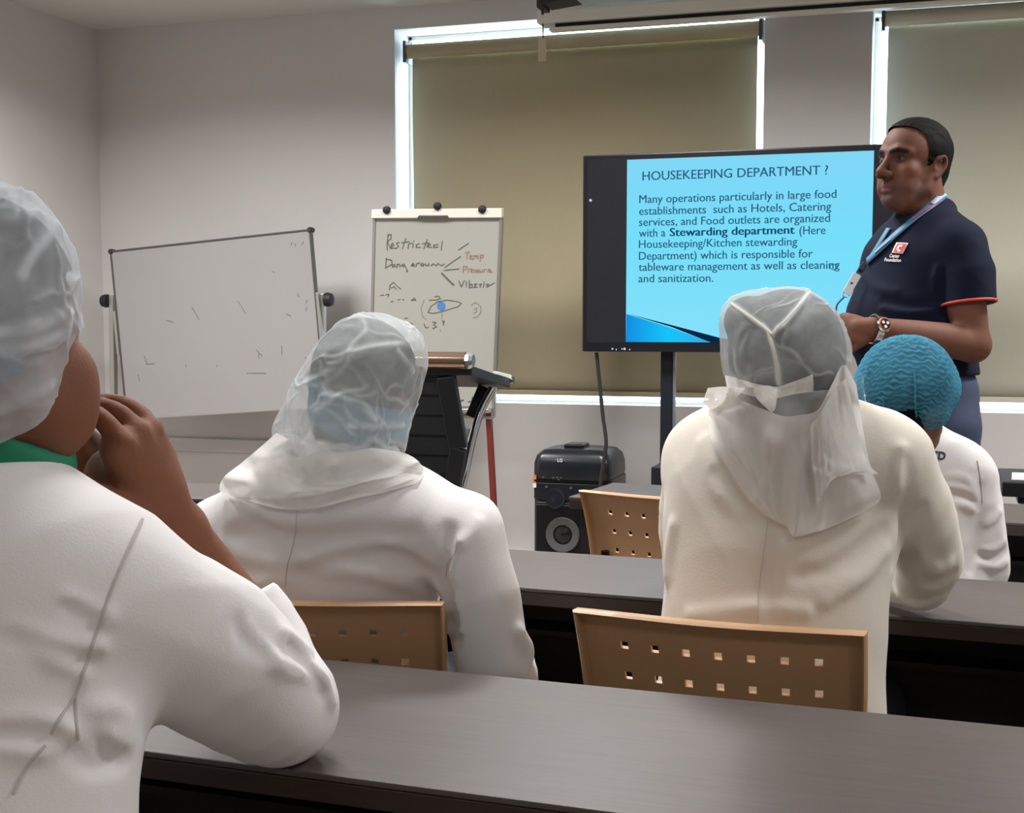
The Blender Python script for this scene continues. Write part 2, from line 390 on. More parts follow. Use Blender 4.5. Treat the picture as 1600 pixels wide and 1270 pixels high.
def make_chair(label, loc, rz):
    c = thing('perforated_chair', label, 'chair', loc, rz, 'beige perforated plastic chairs')
    v, f, ring = chair_back_mesh()
    o = from_np('backrest', v, f, M['beige'], c, False)
    sd = o.modifiers.new('thickness', 'SOLIDIFY'); sd.thickness = .007; sd.offset = 0
    # rim flange standing towards the back of the chair
    rm = MB(); n = len(ring); vv = []
    for p in ring:
        p = np.array(p); ctr = np.array((0, p[1], .66)); dr = nrm(np.array((p[0] * 1.0, 0, (p[2] - .66) * 1.4)))
        vv += [p + dr * .004 + (0, .006, 0), p + dr * .008 + (0, .002, 0), p + dr * .009 + (0, -.022, 0), p + dr * .005 + (0, -.026, 0), p + dr * .001 + (0, -.022, 0), p - dr * .001 + (0, .004, 0)]
    ff = [(6 * i + k, 6 * i + (k + 1) % 6, 6 * ((i + 1) % n) + (k + 1) % 6, 6 * ((i + 1) % n) + k) for i in range(n) for k in range(6)]
    rm.add(vv, ff); rm.build('rim', M['beige'], c, smooth=True)
    s = MB(); nx, ny = 12, 12; sv = []
    for j in range(ny + 1):
        for i in range(nx + 1):
            x = -.215 + .43 * i / nx; y = -.19 + .40 * j / ny
            sv.append((x * (1 - .08 * (1 - j / ny)), y, .445 + .25 * x * x - .02 * math.sin(math.pi * j / ny) - .05 * max(0, (j / ny - .8)) ** 1.0))
    sf = [(j * (nx + 1) + i, j * (nx + 1) + i + 1, (j + 1) * (nx + 1) + i + 1, (j + 1) * (nx + 1) + i) for j in range(ny) for i in range(nx)]
    so = from_np('seat', sv, sf, M['beige'], c); so.modifiers.new('thickness', 'SOLIDIFY').thickness = .012
    for sx in (-1, 1):
        MB().tube(catmull([(sx * .17, -.16, .43), (sx * .175, -.235, .47), (sx * .175, -.252, .56), (sx * .175, -.262, .66)], 5), .011, 10).build('back_upright', M['chair_leg'], c, smooth=True)
        for y0, y1 in ((-.15, -.24), (.15, .20)):
            l = MB().tube([(sx * .18, y0, .43), (sx * .205, y1, .008)], .012, 10).build('leg', M['chair_leg'], c, smooth=True)
            MB().disc((sx * .205, y1, .008), (0, 0, 1), .015, .016, 12).build('foot_cap', M['black_matte'], l)
        MB().tube([(sx * .18, -.16, .425), (sx * .18, .16, .425)], .010, 8).build('seat_rail', M['chair_leg'], c, smooth=True)
    return c
def copy_tree(o, parent=None):
    c = o.copy(); COL.objects.link(c); c.parent = parent
    for ch in list(o.children): copy_tree(ch, c)
    return c
def chair_at(pl, pr, ztop):
    """floor origin and heading of a chair whose top left/right corners are at these pixels"""
    a = onZ(*pl, ztop); b = onZ(*pr, ztop); u = nrm(b - a); rz = math.atan2(u[1], u[0])
    m = (a + b) / 2; fwd = np.array((-u[1], u[0], 0))
    o = m + fwd * .322; return (o[0], o[1], 0), rz
lc, rc = chair_at((897, 950), (1353, 987), .828)
CH0 = make_chair('beige perforated chair of the person with the knotted white head cover', lc, rc)
def chair_copy(label, loc, rz):
    c = copy_tree(CH0); c.location = loc; c.rotation_euler = (0, 0, rz); c['label'] = label; return c
lb, rb_ = chair_at((262, 931), (702, 940), .828)
chair_copy('beige perforated chair of the person in the blue-tinted hood', lb, rb_)
le, re_ = chair_at((901, 764), (1157, 783), .828)
chair_copy('empty beige perforated chair in front of the tower speaker', le, re_)
ld, rd = chair_at((1172, 800), (1503, 812), .828)
chair_copy('beige perforated chair of the person in the blue bouffant cap', ld, rd)
ta = P(-70, 1150, 1.18)
CHA = chair_copy('beige perforated chair under the nearest person at bottom left', (ta[0] + .0, ta[1] + .24, 0), math.radians(2))

# ================================================================== interactive screen on its stand
TY = 5.75
M['bezel'] = mat('black_bezel', (14, 15, 22), 0.3)
M['screen_off'] = mat('unlit_screen', (30, 31, 36), 0.22, var=.1, vscale=30)
M['navy_stand'] = mat('dark_navy_metal', (22, 25, 36), 0.45, 0.3)
M['silver'] = mat('silver_edge', (150, 155, 165), 0.35, 0.8)
tl, bl = onY(911, 243, TY), onY(909, 549, TY)
tvx0, tvz0, tvz1 = (tl[0] + bl[0]) / 2, bl[2], tl[2]
tvx1 = onY(1433, 235, TY)[0]
tvc = (tvx0 + tvx1) / 2
tv = thing('interactive_display', 'large black interactive display on a stand showing a blue slide', 'screen', (tvc, TY + .05, 0))
b1 = .022; bb = .052
MB().box((tvx0, TY, tvz0), (tvx1, TY + .075, tvz1)).build('housing', M['bezel'], tv, bevel=.006, world=True)
sx0, sx1, sz0, sz1 = tvx0 + b1, tvx1 - b1, tvz0 + bb * .75, tvz1 - b1 * .9
scr = MB().box((sx0, TY - .0015, sz0), (sx1, TY + .004, sz1)).build('screen', M['screen_off'], tv, world=True)
lx0, lx1 = onY(979, 400, TY)[0], onY(1362, 400, TY)[0]
def slide_mat(name, stops, scale):
    m = bpy.data.materials.new(name); m.use_nodes = True; nt = m.node_tree; nt.nodes.clear()
    o = nt.nodes.new('ShaderNodeOutputMaterial'); e = nt.nodes.new('ShaderNodeEmission'); tc = nt.nodes.new('ShaderNodeTexCoord')
    sp = nt.nodes.new('ShaderNodeSeparateXYZ'); cr = nt.nodes.new('ShaderNodeValToRGB')
    nt.links.new(tc.outputs['Generated'], sp.inputs[0]); nt.links.new(sp.outputs[scale], cr.inputs[0])
    for i, (p, c) in enumerate(stops):
        el = cr.color_ramp.elements[i] if i < 2 else cr.color_ramp.elements.new(p)
        el.position = p; el.color = (*lin(c), 1)
    nt.links.new(cr.outputs[0], e.inputs[0]); nt.links.new(e.outputs[0], o.inputs[0]); return m
M['slide'] = slide_mat('lit_slide', ((0, (132, 224, 250)), (1, (128, 214, 246)), (.55, (118, 222, 250))), 2)
M['wave'] = slide_mat('lit_slide_wave', ((0, (20, 140, 225)), (1, (50, 170, 235)), (.5, (20, 195, 250))), 0)
M['ink'] = emit('slide_lettering', (38, 92, 122)); M['ink_bold'] = emit('slide_bold_lettering', (22, 70, 105)); M['line'] = emit('slide_dark_band', (6, 40, 70))
M['dot'] = emit('indicator_light', (190, 210, 235))
def flat(name, pts, y, m, parent):
    return from_np(name, [(x, y, z) for x, z in pts], [tuple(range(len(pts)))[::-1]], m, parent, False, True)
flat('slide_background', [(lx0, sz0 + .004), (lx0, sz1 - .006), (lx1, sz1 - .006), (lx1, sz0 + .004)], TY - .0025, M['slide'], scr)
def txz(x, y):
    q = onY(x, y, TY); return (q[0], q[2])
zb_ = sz0 + .004
flat('slide_band', [(lx0, zb_), txz(979, 489.5), txz(1060, 511), txz(1128, 530.5), txz(1180, 536)][::1] , TY - .0030, M['line'], scr) if False else None
bandp = [txz(979, 489.5), txz(1060, 510.5), txz(1130, 529), (txz(1195, 530)[0], zb_), (txz(1110, 530)[0], zb_), txz(1050, 511)]
flat('slide_band', bandp, TY - .0030, M['line'], scr)
flat('slide_wave', [(lx0, zb_), txz(979, 490.5), txz(1050, 512.5), (txz(1111, 530)[0], zb_)], TY - .0034, M['wave'], scr)
def slide_line(name, segs, p0, p1, parent=scr):
    """writing from pixel p0 to p1 on the slide; segs = [(text, bold)]"""
    a = np.array(txz(*p0)); b = np.array(txz(*p1)); width = np.linalg.norm(b - a)
    V = []; F = []; x = 0.0
    for t, bo in segs:
        v, f = text_mesh(t)
        sh = (-.026, -.013, 0, .013, .026) if bo else (-.010, .010)
        n0 = len(v); f = [tuple(i + n0 * k for i in q) for k in range(len(sh)) for q in f]; v = np.concatenate([v + (d, 0) for d in sh])
        adv = text_mesh(t + '|', 0)[0][:, 0].max() - text_mesh('|', 0)[0][:, 0].max()
        F += [tuple(i + len(V) for i in q) for q in f]
        V += [(px + x, py) for px, py in v]; x += adv * (1.04 if bo else 1)
    V = np.array(V); s = width / (V[:, 0].max() - V[:, 0].min()); V = V - [V[:, 0].min(), 0]
    zz = min(s * 1.0, .060) if name == 'slide_title' else .050
    return [(a[0] + px * s, TY - .0034, a[1] + (b[1] - a[1]) * 0 + py * zz) for px, py in V], F
def by_word(v, f, gap):
    """splits a line of writing where the letters leave a wide gap"""
    v = np.asarray(v); f = sorted(f, key=lambda q: min(v[i][0] for i in q)); out = [[f[0]]]; end = max(v[i][0] for i in f[0])
    for q in f[1:]:
        lo_ = min(v[i][0] for i in q)
        if lo_ > end + gap: out.append([])
        out[-1].append(q); end = max(end, max(v[i][0] for i in q))
    for g_ in out:
        used = sorted({i for q in g_ for i in q}); mp = {i: k for k, i in enumerate(used)}
        yield v[used], [tuple(mp[i] for i in q) for q in g_]
v, f = slide_line('slide_title', [('HOUSEKEEPING DEPARTMENT ?', 0)], (1004, 282), (1294, 272.6))
for v_, f_ in by_word(v, f, .011): from_np('slide_title', v_, f_, M['ink'], scr, False, True)
LN = [('Many operations particularly in large food', (999, 317.5), (1307, 309.8)), ('establishments  such as Hotels, Catering', (998.8, 335.9), (1299, 329)),
      ('services, and Food outlets are organized', (998.5, 353.2), (1297, 346.3)), None, ('Housekeeping/Kitchen stewarding', (998.5, 387.6), (1246, 384)),
      ('Department) which is responsible for', (998.5, 406), (1270, 402.7)), ('tableware management as well as cleaning', (998, 423.3), (1312, 420)), ('and sanitization.', (997.7, 441.2), (1114.6, 440.4))]
for L_ in LN:
    if L_ is None: continue
    v, f = slide_line('slide_text', [(L_[0], 0)], L_[1], L_[2]); [from_np('slide_text', v_, f_, M['ink'], scr, False, True) for v_, f_ in by_word(v, f, .0175)]
for t, bo, a_, b_ in (('with a', 0, (998.5, 370.3), (1040, 369)), ('Stewarding department', 1, (1046.5, 369), (1242, 365.5)), ('(Here', 0, (1249, 366.4), (1290, 365.3))):
    v, f = slide_line('slide_text', [(t, bo)], a_, b_); from_np('slide_text', v, f, M['ink_bold'] if bo else M['ink'], scr, False, True)
# pen lasso around the last letter
lz = MB(); pts = [txz(1303 + 6 * math.cos(a), 417 + 4.5 * math.sin(a)) for a in np.linspace(0, 2 * math.pi, 17)]
for (xa, za), (xb, zb2) in zip(pts[:-1], pts[1:]):
    lz.bar((xa, TY - .004, za), (xb, TY - .004, zb2), .0012, .003, (0, 0, 1))
lz.build('slide_pen_mark', M['ink'], scr, world=True)
ic = MB()
for x, y, s in ((957, 545, .004), (963, 546, .003), (972, 545, .003), (976, 545, .0055), (984, 546, .003)):
    q = onY(x, y, TY); ic.disc((q[0], TY - .001, q[2]), (0, 1, 0), s, .004, 10)
ic.build('button_icon', M['dot'], tv, world=True)
q = onY(923, 313, TY); MB().disc((q[0], TY - .003, q[2]), (0, 1, 0), .006, .003, 12).build('indicator_light', M['dot'], tv, world=True)
px_ = onY(1043, 600, TY + .1)[0]
for x in (px_, 2 * tvc - px_):
    MB().box((x - .028, TY + .08, .12), (x + .028, TY + .13, tvz0 + .45)).build('pole', M['navy_stand'], tv, bevel=.004, world=True)
    MB().box((x + .0285, TY + .078, .12), (x + .038, TY + .10, tvz0 + .3)).build('pole_edge', M['silver'], tv, world=True)
    ft = MB().box((x - .035, TY - .28, .06), (x + .035, TY + .42, .12)).build('foot', M['navy_stand'], tv, bevel=.006, world=True)
    for y in (TY - .24, TY + .38):
        MB().disc((x, y, .032), (1, 0, 0), .032, .03, 18).build('castor', M['black_matte'], ft, world=True)
zs_ = onY(1030, 745, TY)[2]
MB().box((px_ - .045, TY - .02, zs_ - .12), (2 * tvc - px_ + .045, TY + .14, zs_ + .045)).build('shelf', M['navy_stand'], tv, bevel=.004, world=True)

# ================================================================== flip chart
FY = 6.02
FN = nrm((0, 1, .10)); FQ = onY(680, 500, FY)
def fpl(x, y): return on_plane(x, y, FQ, -FN)
M['board_white'] = mat('white_board_face', (150, 147, 146), 0.35, var=.02, vscale=3)
M['paper'] = mat('flip_chart_surface', (158, 157, 149), 0.5, var=.02, vscale=3)
M['pen_black'] = mat('black_marker_ink', (92, 92, 88), 0.6); M['pen_blue'] = mat('blue_marker_ink', (70, 120, 175), 0.6); M['pen_brown'] = mat('brown_marker_ink', (150, 118, 100), 0.6); M['pen_faint'] = mat('faint_marker_ink', (134, 132, 124), 0.6)
M['maroon'] = mat('maroon_leg_paint', (104, 36, 28), 0.45)
fc = thing('flip_chart', 'flip chart easel with handwritten marker notes standing by the olive blind', 'flip chart', (FQ[0], FQ[1], 0))
TLf, TRf, BLf = fpl(585, 341), fpl(783, 338), fpl(578, 646)
BRf = TRf + (BLf - TLf)
def slab(name, c4, th, m, parent, bevel=.003):
    c4 = [np.asarray(c) for c in c4]; n = FN * th
    return MB().hexa([c4[0], c4[1], c4[2], c4[3], c4[0] + n, c4[1] + n, c4[2] + n, c4[3] + n]).build(name, m, parent, bevel=bevel, world=True)
slab('board', (BLf, BRf, TRf, TLf), .02, M['paper'], fc)
for a_, b_ in ((TLf, BLf), (TRf, BRf), (BLf, BRf)):
    MB().bar(a_ + FN * .008, b_ + FN * .008, .016, .026, FN).build('board_frame', M['alu'], fc, bevel=.003, world=True)
c0, c1, c2, c3 = fpl(582, 341), fpl(786, 340), fpl(786, 325), fpl(583, 327)
slab('clamp_bar', [c - FN * .02 for c in (c0, c1, c2, c3)], .035, M['white_plastic'], fc, .004)
k0, k1, k2, k3 = fpl(654, 341), fpl(704, 341), fpl(702, 336), fpl(657, 336)
slab('clamp_handle', [c - FN * .023 for c in (k0, k1, k2, k3)], .012, M['dark_alu'], fc, .002)
for x, y in ((607, 328), (756, 327), (686, 322)):
    MB().lathe(fpl(x, y) - FN * .035, FN, [(.010, 0), (.018, .006), (.019, .02), (.011, .026)], 16).build('knob', M['black_matte'], fc, world=True, smooth=True)
tray0, tray1 = fpl(577, 640), fpl(770, 640)
MB().bar(tray0 - FN * .03, tray1 - FN * .03, .06, .02, ZZ).build('pen_tray', M['alu'], fc, bevel=.003, world=True)
def crop(cx, cy): return fpl(570 + cx / 5.774, 310 + cy / 5.774)
def stroke(mb, pts, w=.006, lift=.0012):
    P3 = [crop(*p) - FN * lift for p in pts]
    for a_, b_ in zip(P3[:-1], P3[1:]):
        if np.linalg.norm(b_ - a_) < 1e-5: continue
        t = nrm(b_ - a_); mb.bar(a_ - t * w * .3, b_ + t * w * .3, w, .0012, FN)
GROUPS = {}
def note(s, w, m='pen_black'):
    c = np.mean(np.array(s), 0); k = (m, 'a' if c[1] < 480 and c[0] < 740 else 'b' if c[1] < 670 and c[0] < 730 else 'c' if c[0] > 840 and c[1] > 700 and c[1] < 820 else 'd%d' % int(c[0] // 60) + '_%d' % int(c[1] // 70))
    stroke(GROUPS.setdefault(k, MB()), s, w)
for s in ([(205, 465), (200, 420), (212, 320)], [(205, 332), (238, 325), (236, 362), (203, 395), (238, 455)], [(232, 438), (262, 422), (252, 402), (238, 418), (244, 448), (272, 446)], [(312, 395), (284, 404), (304, 430), (284, 452), (268, 446)],
          [(372, 358), (340, 452)], [(330, 400), (404, 388)], [(390, 452), (396, 408), (432, 402)], [(432, 442), (438, 408)], [(440, 388), (444, 382)], [(492, 405), (464, 420), (466, 442), (504, 440)], [(564, 368), (532, 452)], [(520, 408), (580, 402)],
          [(560, 432), (592, 416), (576, 400), (562, 436), (604, 442)], [(664, 415), (622, 420), (622, 442), (662, 436)], [(700, 384), (690, 466)],
          [(195, 540), (188, 630)], [(190, 545), (242, 556), (246, 592), (188, 626)], [(272, 592), (248, 602), (250, 620), (274, 606), (280, 622)], [(292, 622), (292, 594), (314, 592), (318, 618)], [(352, 590), (330, 604), (348, 616), (358, 596), (386, 656), (374, 660)],
          [(420, 606), (446, 598), (436, 584), (422, 604), (450, 612)], [(462, 612), (470, 586), (500, 582)], [(520, 584), (504, 600), (520, 610), (536, 596), (520, 584)], [(548, 586), (552, 606), (576, 604), (578, 584)], [(596, 606), (620, 588), (640, 606), (662, 586), (690, 606), (716, 592)],
          [(845, 465), (935, 405)], [(715, 648), (850, 635)], [(720, 622), (865, 522)],
          [(850, 745), (872, 796), (898, 740)], [(916, 748), (916, 796)], [(944, 738), (942, 806), (972, 800), (966, 772), (944, 780)], [(984, 776), (1010, 770), (986, 800), (1016, 800)], [(1030, 778), (1052, 770), (1040, 800)], [(1078, 750), (1070, 802)], [(1092, 776), (1116, 772), (1100, 798), (1170, 760)]):
    note(s, .0042)
note([(695, 675), (800, 780)], .009)
for s in ([(222, 826), (228, 782), (258, 756), (294, 792), (326, 816)], [(236, 806), (268, 796), (284, 820)], [(140, 874), (172, 870)], [(190, 868), (216, 862), (212, 886)], [(234, 930), (256, 928)], [(300, 914), (318, 910)], [(420, 918), (446, 898), (462, 916), (420, 918)], [(340, 908), (352, 916)],
          [(570, 1026), (600, 970), (660, 930), (740, 915), (840, 930), (872, 946), (840, 975), (760, 1000), (690, 1020), (620, 1036), (570, 1026)], [(580, 916), (650, 915), (682, 900), (665, 880), (630, 886)], [(290, 1086), (316, 1086), (312, 1110), (320, 1134)], [(360, 1080), (386, 1078)], [(410, 1126), (428, 1128)],
          [(536, 1130), (548, 1165), (574, 1160)], [(610, 1115), (645, 1118), (620, 1140), (648, 1158), (612, 1174)], [(700, 1104), (720, 1108), (712, 1124), (700, 1104)], [(712, 1124), (708, 1140)], [(680, 1190), (684, 1192)]):
    note(s, .0034)
for s in ([(712, 1740), (760, 1728), (700, 1752), (726, 1790), (820, 1790)], [(800, 1745), (850, 1735)], [(840, 1700), (836, 1790)]):
    note([(x * 1.0 + 130, y + 90) for x, y in s], .005)
for (m_, k_), mb_ in GROUPS.items(): mb_.build('marker_note', M[m_], fc, world=True)
wb2 = MB()
for s in ([(905, 490), (948, 480)], [(926, 486), (920, 548)], [(950, 530), (968, 518), (952, 512), (950, 544), (974, 546)], [(982, 546), (984, 518), (1000, 516), (1002, 544)], [(1004, 520), (1018, 516), (1022, 544)], [(1042, 508), (1040, 566)], [(1042, 512), (1068, 510), (1066, 532), (1042, 536)],
          [(892, 610), (886, 670)], [(890, 612), (922, 612), (916, 638), (890, 644)], [(932, 664), (936, 636), (950, 634)], [(958, 652), (978, 642), (962, 636), (958, 662), (984, 664)], [(1000, 638), (990, 650), (1006, 656), (994, 668)], [(1024, 640), (1012, 652), (1028, 656), (1016, 668)], [(1036, 642), (1040, 664), (1060, 660), (1062, 640)], [(1074, 664), (1080, 640), (1096, 640)], [(1112, 654), (1136, 646), (1118, 636), (1110, 662), (1150, 662)]):
    stroke(wb2, s, .0042)
wb2.build('marker_note', M['pen_brown'], fc, world=True)
fb = MB()
for s in ([(960, 960), (1000, 935), (1045, 970), (1045, 1030), (1010, 1070), (975, 1075)], [(985, 1000), (1005, 985), (1010, 1015), (985, 1035)], [(535, 915), (508, 990), (520, 1060), (560, 1095)], [(697, 1010), (695, 1085)]): stroke(fb, s, .003)
fb.build('marker_note', M['pen_faint'], fc, world=True)
iris = MB(); iris.disc(crop(690, 970) - FN * .0016, FN, .021, .001, 20); iris.build('marker_note', M['pen_blue'], fc, world=True)
for px0, px1, dy in ((762, 773, 0), (588, 590, 0)):
    a_ = fpl(px0, 640) + FN * .012; b_ = on_plane(px1, 812, a_, -nrm((0, 1, .02)))
    g_ = a_ + (b_ - a_) * (a_[2] / (a_[2] - b_[2])); g_[2] = 0.0
    MB().bar(a_ + (a_ - b_) * .15, g_, .028, .024, FN).build('leg', M['maroon'], fc, bevel=.003, world=True)
tp = (TLf + TRf) / 2
MB().bar(tp + FN * .03 - ZZ * .15, (tp[0], tp[1] + .42, 0.0), .028, .024, FN).build('leg', M['maroon'], fc, bevel=.003, world=True)

# ================================================================== whiteboard on its swivel stand
BYY = 6.12; BN = np.array((0, 1., 0)); BQ = (0, BYY, 0)
def bpl(x, y): return on_plane(x, y, BQ, BN)
wbd = thing('whiteboard', 'tilted whiteboard with smudges on a swivel stand in the left corner', 'whiteboard', (*bpl(330, 500)[:2], 0))
A_, B_, D_ = bpl(173, 393), bpl(484, 359), bpl(203, 655)
ux = nrm(B_ - A_); uz = D_ - A_; uz = uz - ux * (uz @ ux) * .75
C_ = B_ + uz; D_ = A_ + uz
def slab2(name, c4, y0, y1, m, parent, bevel=.003):
    return MB().hexa([c + np.array((0, y0, 0)) for c in c4] + [c + np.array((0, y1, 0)) for c in c4]).build(name, m, parent, bevel=bevel, world=True)
slab2('board', (D_, C_, B_, A_), 0, .022, M['board_white'], wbd)
for a_, b_ in ((A_, B_), (B_, C_), (D_, C_), (A_, D_)):
    MB().bar(a_ + BN * .010, b_ + BN * .010, .010, .030, BN).build('board_frame', M['dark_alu'] if a_ is A_ or a_ is B_ else M['alu'], wbd, bevel=.003, world=True)
for a_ in (A_, B_, C_, D_):
    MB().lathe(a_ - BN * .010, BN, [(.010, 0), (.014, .006), (.014, .04)], 14).build('corner_cap', M['bracket'], wbd, world=True)
vv_ = nrm(uz)
hw_ = (A_ + D_) / 2; hr_ = (B_ + C_) / 2
lpx, rpx = bpl(171, 470), bpl(500, 468)
for pv, s, mid in ((lpx, -1, hw_), (rpx, 1, hr_)):
    x = pv[0]
    MB().bar((x, BYY + .03, pv[2] + .03), (x + s * -.0 - (.02 if s < 0 else .02), BYY + .03, .07), .028, .034, (0, 1, 0)).build('post', M['alu'], wbd, bevel=.003, world=True)
    MB().lathe((x + s * .014, BYY + .02, pv[2]), (s, 0, 0), [(.012, 0), (.034, .006), (.036, .022), (.030, .042), (.012, .046)], 14).build('knob', M['black_matte'], wbd, world=True, smooth=True)
    MB().bar(mid - vv_ * .13 + np.array((s * .012, .012, 0)), mid + vv_ * .10 + np.array((s * .012, .012, 0)), .016, .04, (0, 1, 0)).build('pivot_plate', M['alu'], wbd, bevel=.002, world=True)
    ft = MB().box((x - .03, BYY - .24, .05), (x + .01, BYY + .30, .085)).build('foot', M['alu'], wbd, bevel=.004, world=True)
    for y in (BYY - .21, BYY + .27):
        MB().disc((x - .01, y, .026), (1, 0, 0), .026, .022, 16).build('castor', M['black_matte'], ft, world=True)
MB().box((lpx[0], BYY + .015, .26), (rpx[0], BYY + .045, .30)).build('cross_bar', M['alu'], wbd, bevel=.003, world=True)
sm_ = MB()
def bst(pts, w=.0035):
    q = [bpl(*p) - BN * .0012 for p in pts]
    for a_, b_ in zip(q[:-1], q[1:]): sm_.bar(a_, b_, w, .001, BN)
for s in ([(456, 378), (455, 383)], [(462, 380), (461, 386)], [(474, 377), (472, 382)], [(480, 468), (478, 475)], [(479, 479), (478, 486)], [(225, 555), (230, 568)], [(228, 569), (242, 568)], [(400, 546), (410, 556)], [(404, 552), (405, 560)], [(440, 540), (441, 555)], [(372, 470), (384, 490)], [(465, 458), (467, 464)], [(447, 490), (455, 494)], [(475, 558), (479, 560)],
          [(216, 585), (218, 596)], [(290, 570), (291, 574)], [(338, 570), (340, 573)], [(300, 480), (312, 500)], [(260, 500), (270, 503)], [(385, 583), (416, 583)], [(425, 424), (430, 426)]): bst(s, .0028)
sm_.build('pen_smudge', mat('grey_pen_smudge', (108, 106, 104), .7), wbd, world=True)

# ================================================================== lectern
LY = 4.55
M['lec_black'] = mat('black_lectern_panel', (24, 26, 30), 0.45, var=.1)
M['bronze'] = mat('polished_bronze_tube', (172, 146, 124), 0.22, 0.9)
M['chrome'] = mat('chrome', (205, 208, 212), 0.12, 1.0)
M['crystal'] = mat('faceted_crystal_cap', (215, 222, 232), 0.05, 0.8, var=.4, vscale=60)
M['clear_edge'] = mat('pale_acrylic_edge', (215, 218, 205), 0.2)
te = onY(730, 563, LY); lw = .54
lec = thing('lectern', 'black ribbed lectern with a bronze tube edge and curved chrome legs', 'lectern', (te[0] - lw / 2, LY + .2, 0))
xr = te[0]; xl = xr - lw; zt_ = te[2]
MB().tube([(xl, LY, zt_), (xr - .002, LY, zt_)], .031, 24).build('edge_tube', M['bronze'], lec, smooth=True, world=True)
for x, s in ((xr, 1), (xl, -1)):
    MB().tube([(x, LY, zt_), (x + s * .012, LY, zt_), (x + s * .024, LY, zt_)], [.030, .031, .022], 9).build('tube_cap', M['crystal'], lec, world=True)
bk = onY(797, 594, LY + .46)
zb2 = bk[2]
MB().hexa([(xl, LY + .02, zt_ - .055), (xr + .01, LY + .02, zt_ - .055), (xr + .01, LY + .47, zb2 - .03), (xl, LY + .47, zb2 - .03),
           (xl, LY + .02, zt_ - .018), (xr + .01, LY + .02, zt_ - .018), (xr + .01, LY + .47, zb2 + .004), (xl, LY + .47, zb2 + .004)]).build('reading_board', M['lec_black'], lec, bevel=.004, world=True)
MB().hexa([(xr - .005, LY + .30, zt_ - .018 - (zt_ - .018 - zb2) * .66 + .004), (xr + .012, LY + .30, zt_ - .018 - (zt_ - .018 - zb2) * .66 + .004), (xr + .012, LY + .48, zb2 + .004), (xr - .005, LY + .48, zb2 + .004),
           (xr - .005, LY + .30, zt_ - .018 - (zt_ - .018 - zb2) * .66 + .016), (xr + .012, LY + .30, zt_ - .018 - (zt_ - .018 - zb2) * .66 + .016), (xr + .012, LY + .48, zb2 + .02), (xr - .005, LY + .48, zb2 + .02)]).build('glass_edge', M['clear_edge'], lec, bevel=.002, world=True)
MB().tube([(xr - .01, LY + .475, zb2), (xr + .022, LY + .475, zb2)], .014, 12).build('end_stud', M['chrome'], lec, smooth=True, world=True)
# ribbed front panel leaning back to the bottom: planks and a dark frame plank at the side
p_t = onY(688, 588, LY + .06)
ys_t, ys_b = LY + .05, LY + .20
def lecpt(x, z):
    t = (zt_ - .05 - z) / (zt_ - .05 - .06); return (x, ys_t + (ys_b - ys_t) * t, z)
nrib = 13
zz0 = zt_ - .05
rib = MB()
xpr_t, xpr_b = onY(690, 600, ys_t)[0], onY(712, 705, ys_t + .04)[0]
for k in range(nrib):
    za, zb3 = zz0 - k * .075, zz0 - (k + 1) * .075 - .004
    if zb3 < .08: break
    fa = k / nrib; xa_ = xpr_t + (xpr_b - xpr_t) * min(1, (zz0 - za) / .26) ; xl_ = xl + .02 + .10 * fa
    a4 = [lecpt(xl_, zb3), lecpt(xa_, zb3), lecpt(xa_, za), lecpt(xl_, za)]
    yb = .02
    rib.hexa([np.array(a4[0]) + (0, -.004, 0), np.array(a4[1]) + (0, -.004, 0), np.array(a4[1]) + (0, yb, 0), np.array(a4[0]) + (0, yb, 0), np.array(a4[3]) + (0, .010, 0), np.array(a4[2]) + (0, .010, 0), np.array(a4[2]) + (0, yb + .01, 0), np.array(a4[3]) + (0, yb + .01, 0)])
rib.build('ribbed_panel', M['lec_black'], lec, world=True)
for sgn, xe_ in ((1, xpr_t),):
    a_ = onY(697, 588, LY + .04); b_ = onY(717, 700, LY + .08); c_ = onY(709, 752, LY + .1)
    d_ = b_ + (c_ - b_) * 3.2; d_[2] = max(.03, d_[2])
    MB().bar(a_, b_, .07, .03, (0, 1, 0)).bar(b_, d_, .062, .03, (0, 1, 0)).build('side_plank', M['lec_black'], lec, bevel=.004, world=True)
    ml_ = 2 * (xl + lw / 2)
    MB().bar((ml_ - a_[0], a_[1], a_[2]), (ml_ - b_[0], b_[1], b_[2]), .07, .03, (0, 1, 0)).bar((ml_ - b_[0], b_[1], b_[2]), (ml_ - d_[0], d_[1], d_[2]), .062, .03, (0, 1, 0)).build('side_plank', M['lec_black'], lec, bevel=.004, world=True)
e = [onY(770, 606, LY + .36), onY(752, 640, LY + .34), onY(738, 684, LY + .31), onY(727, 735, LY + .28), onY(720, 775, LY + .26)]
e2 = e[-1] + (e[-1] - e[-2]) * 2.2; e2[0] = e[-1][0] + .03; e3 = np.array((e[-1][0] + .12, e[-1][1] - .05, .03))
cv = catmull(e + [e2, e3], 8)
s_ = [onY(757, 604, LY + .37), onY(737, 652, LY + .34)]
for mir in (0, 1):
    mm = (lambda q: np.array((ml_ - q[0], q[1], q[2]))) if mir else (lambda q: np.asarray(q))
    MB().tube([mm(q) for q in cv], .017, 14).build('chrome_leg', M['chrome'], lec, smooth=True, world=True)
    st = MB().bar(mm(s_[0]), mm(s_[1]), .045, .03, (0, 1, 0)).build('strut', M['lec_black'], lec, bevel=.003, world=True)
    q = mm(onY(733, 676, LY + .33)); MB().box(q - (.014, .02, .018), q + (.014, .02, .018)).build('strut_end', M['clear_edge'], st, bevel=.002, world=True)
MB().box((xl + .02, LY + .05, 0), (xr - .02, LY + .50, .035)).build('base', M['lec_black'], lec, bevel=.006, world=True)

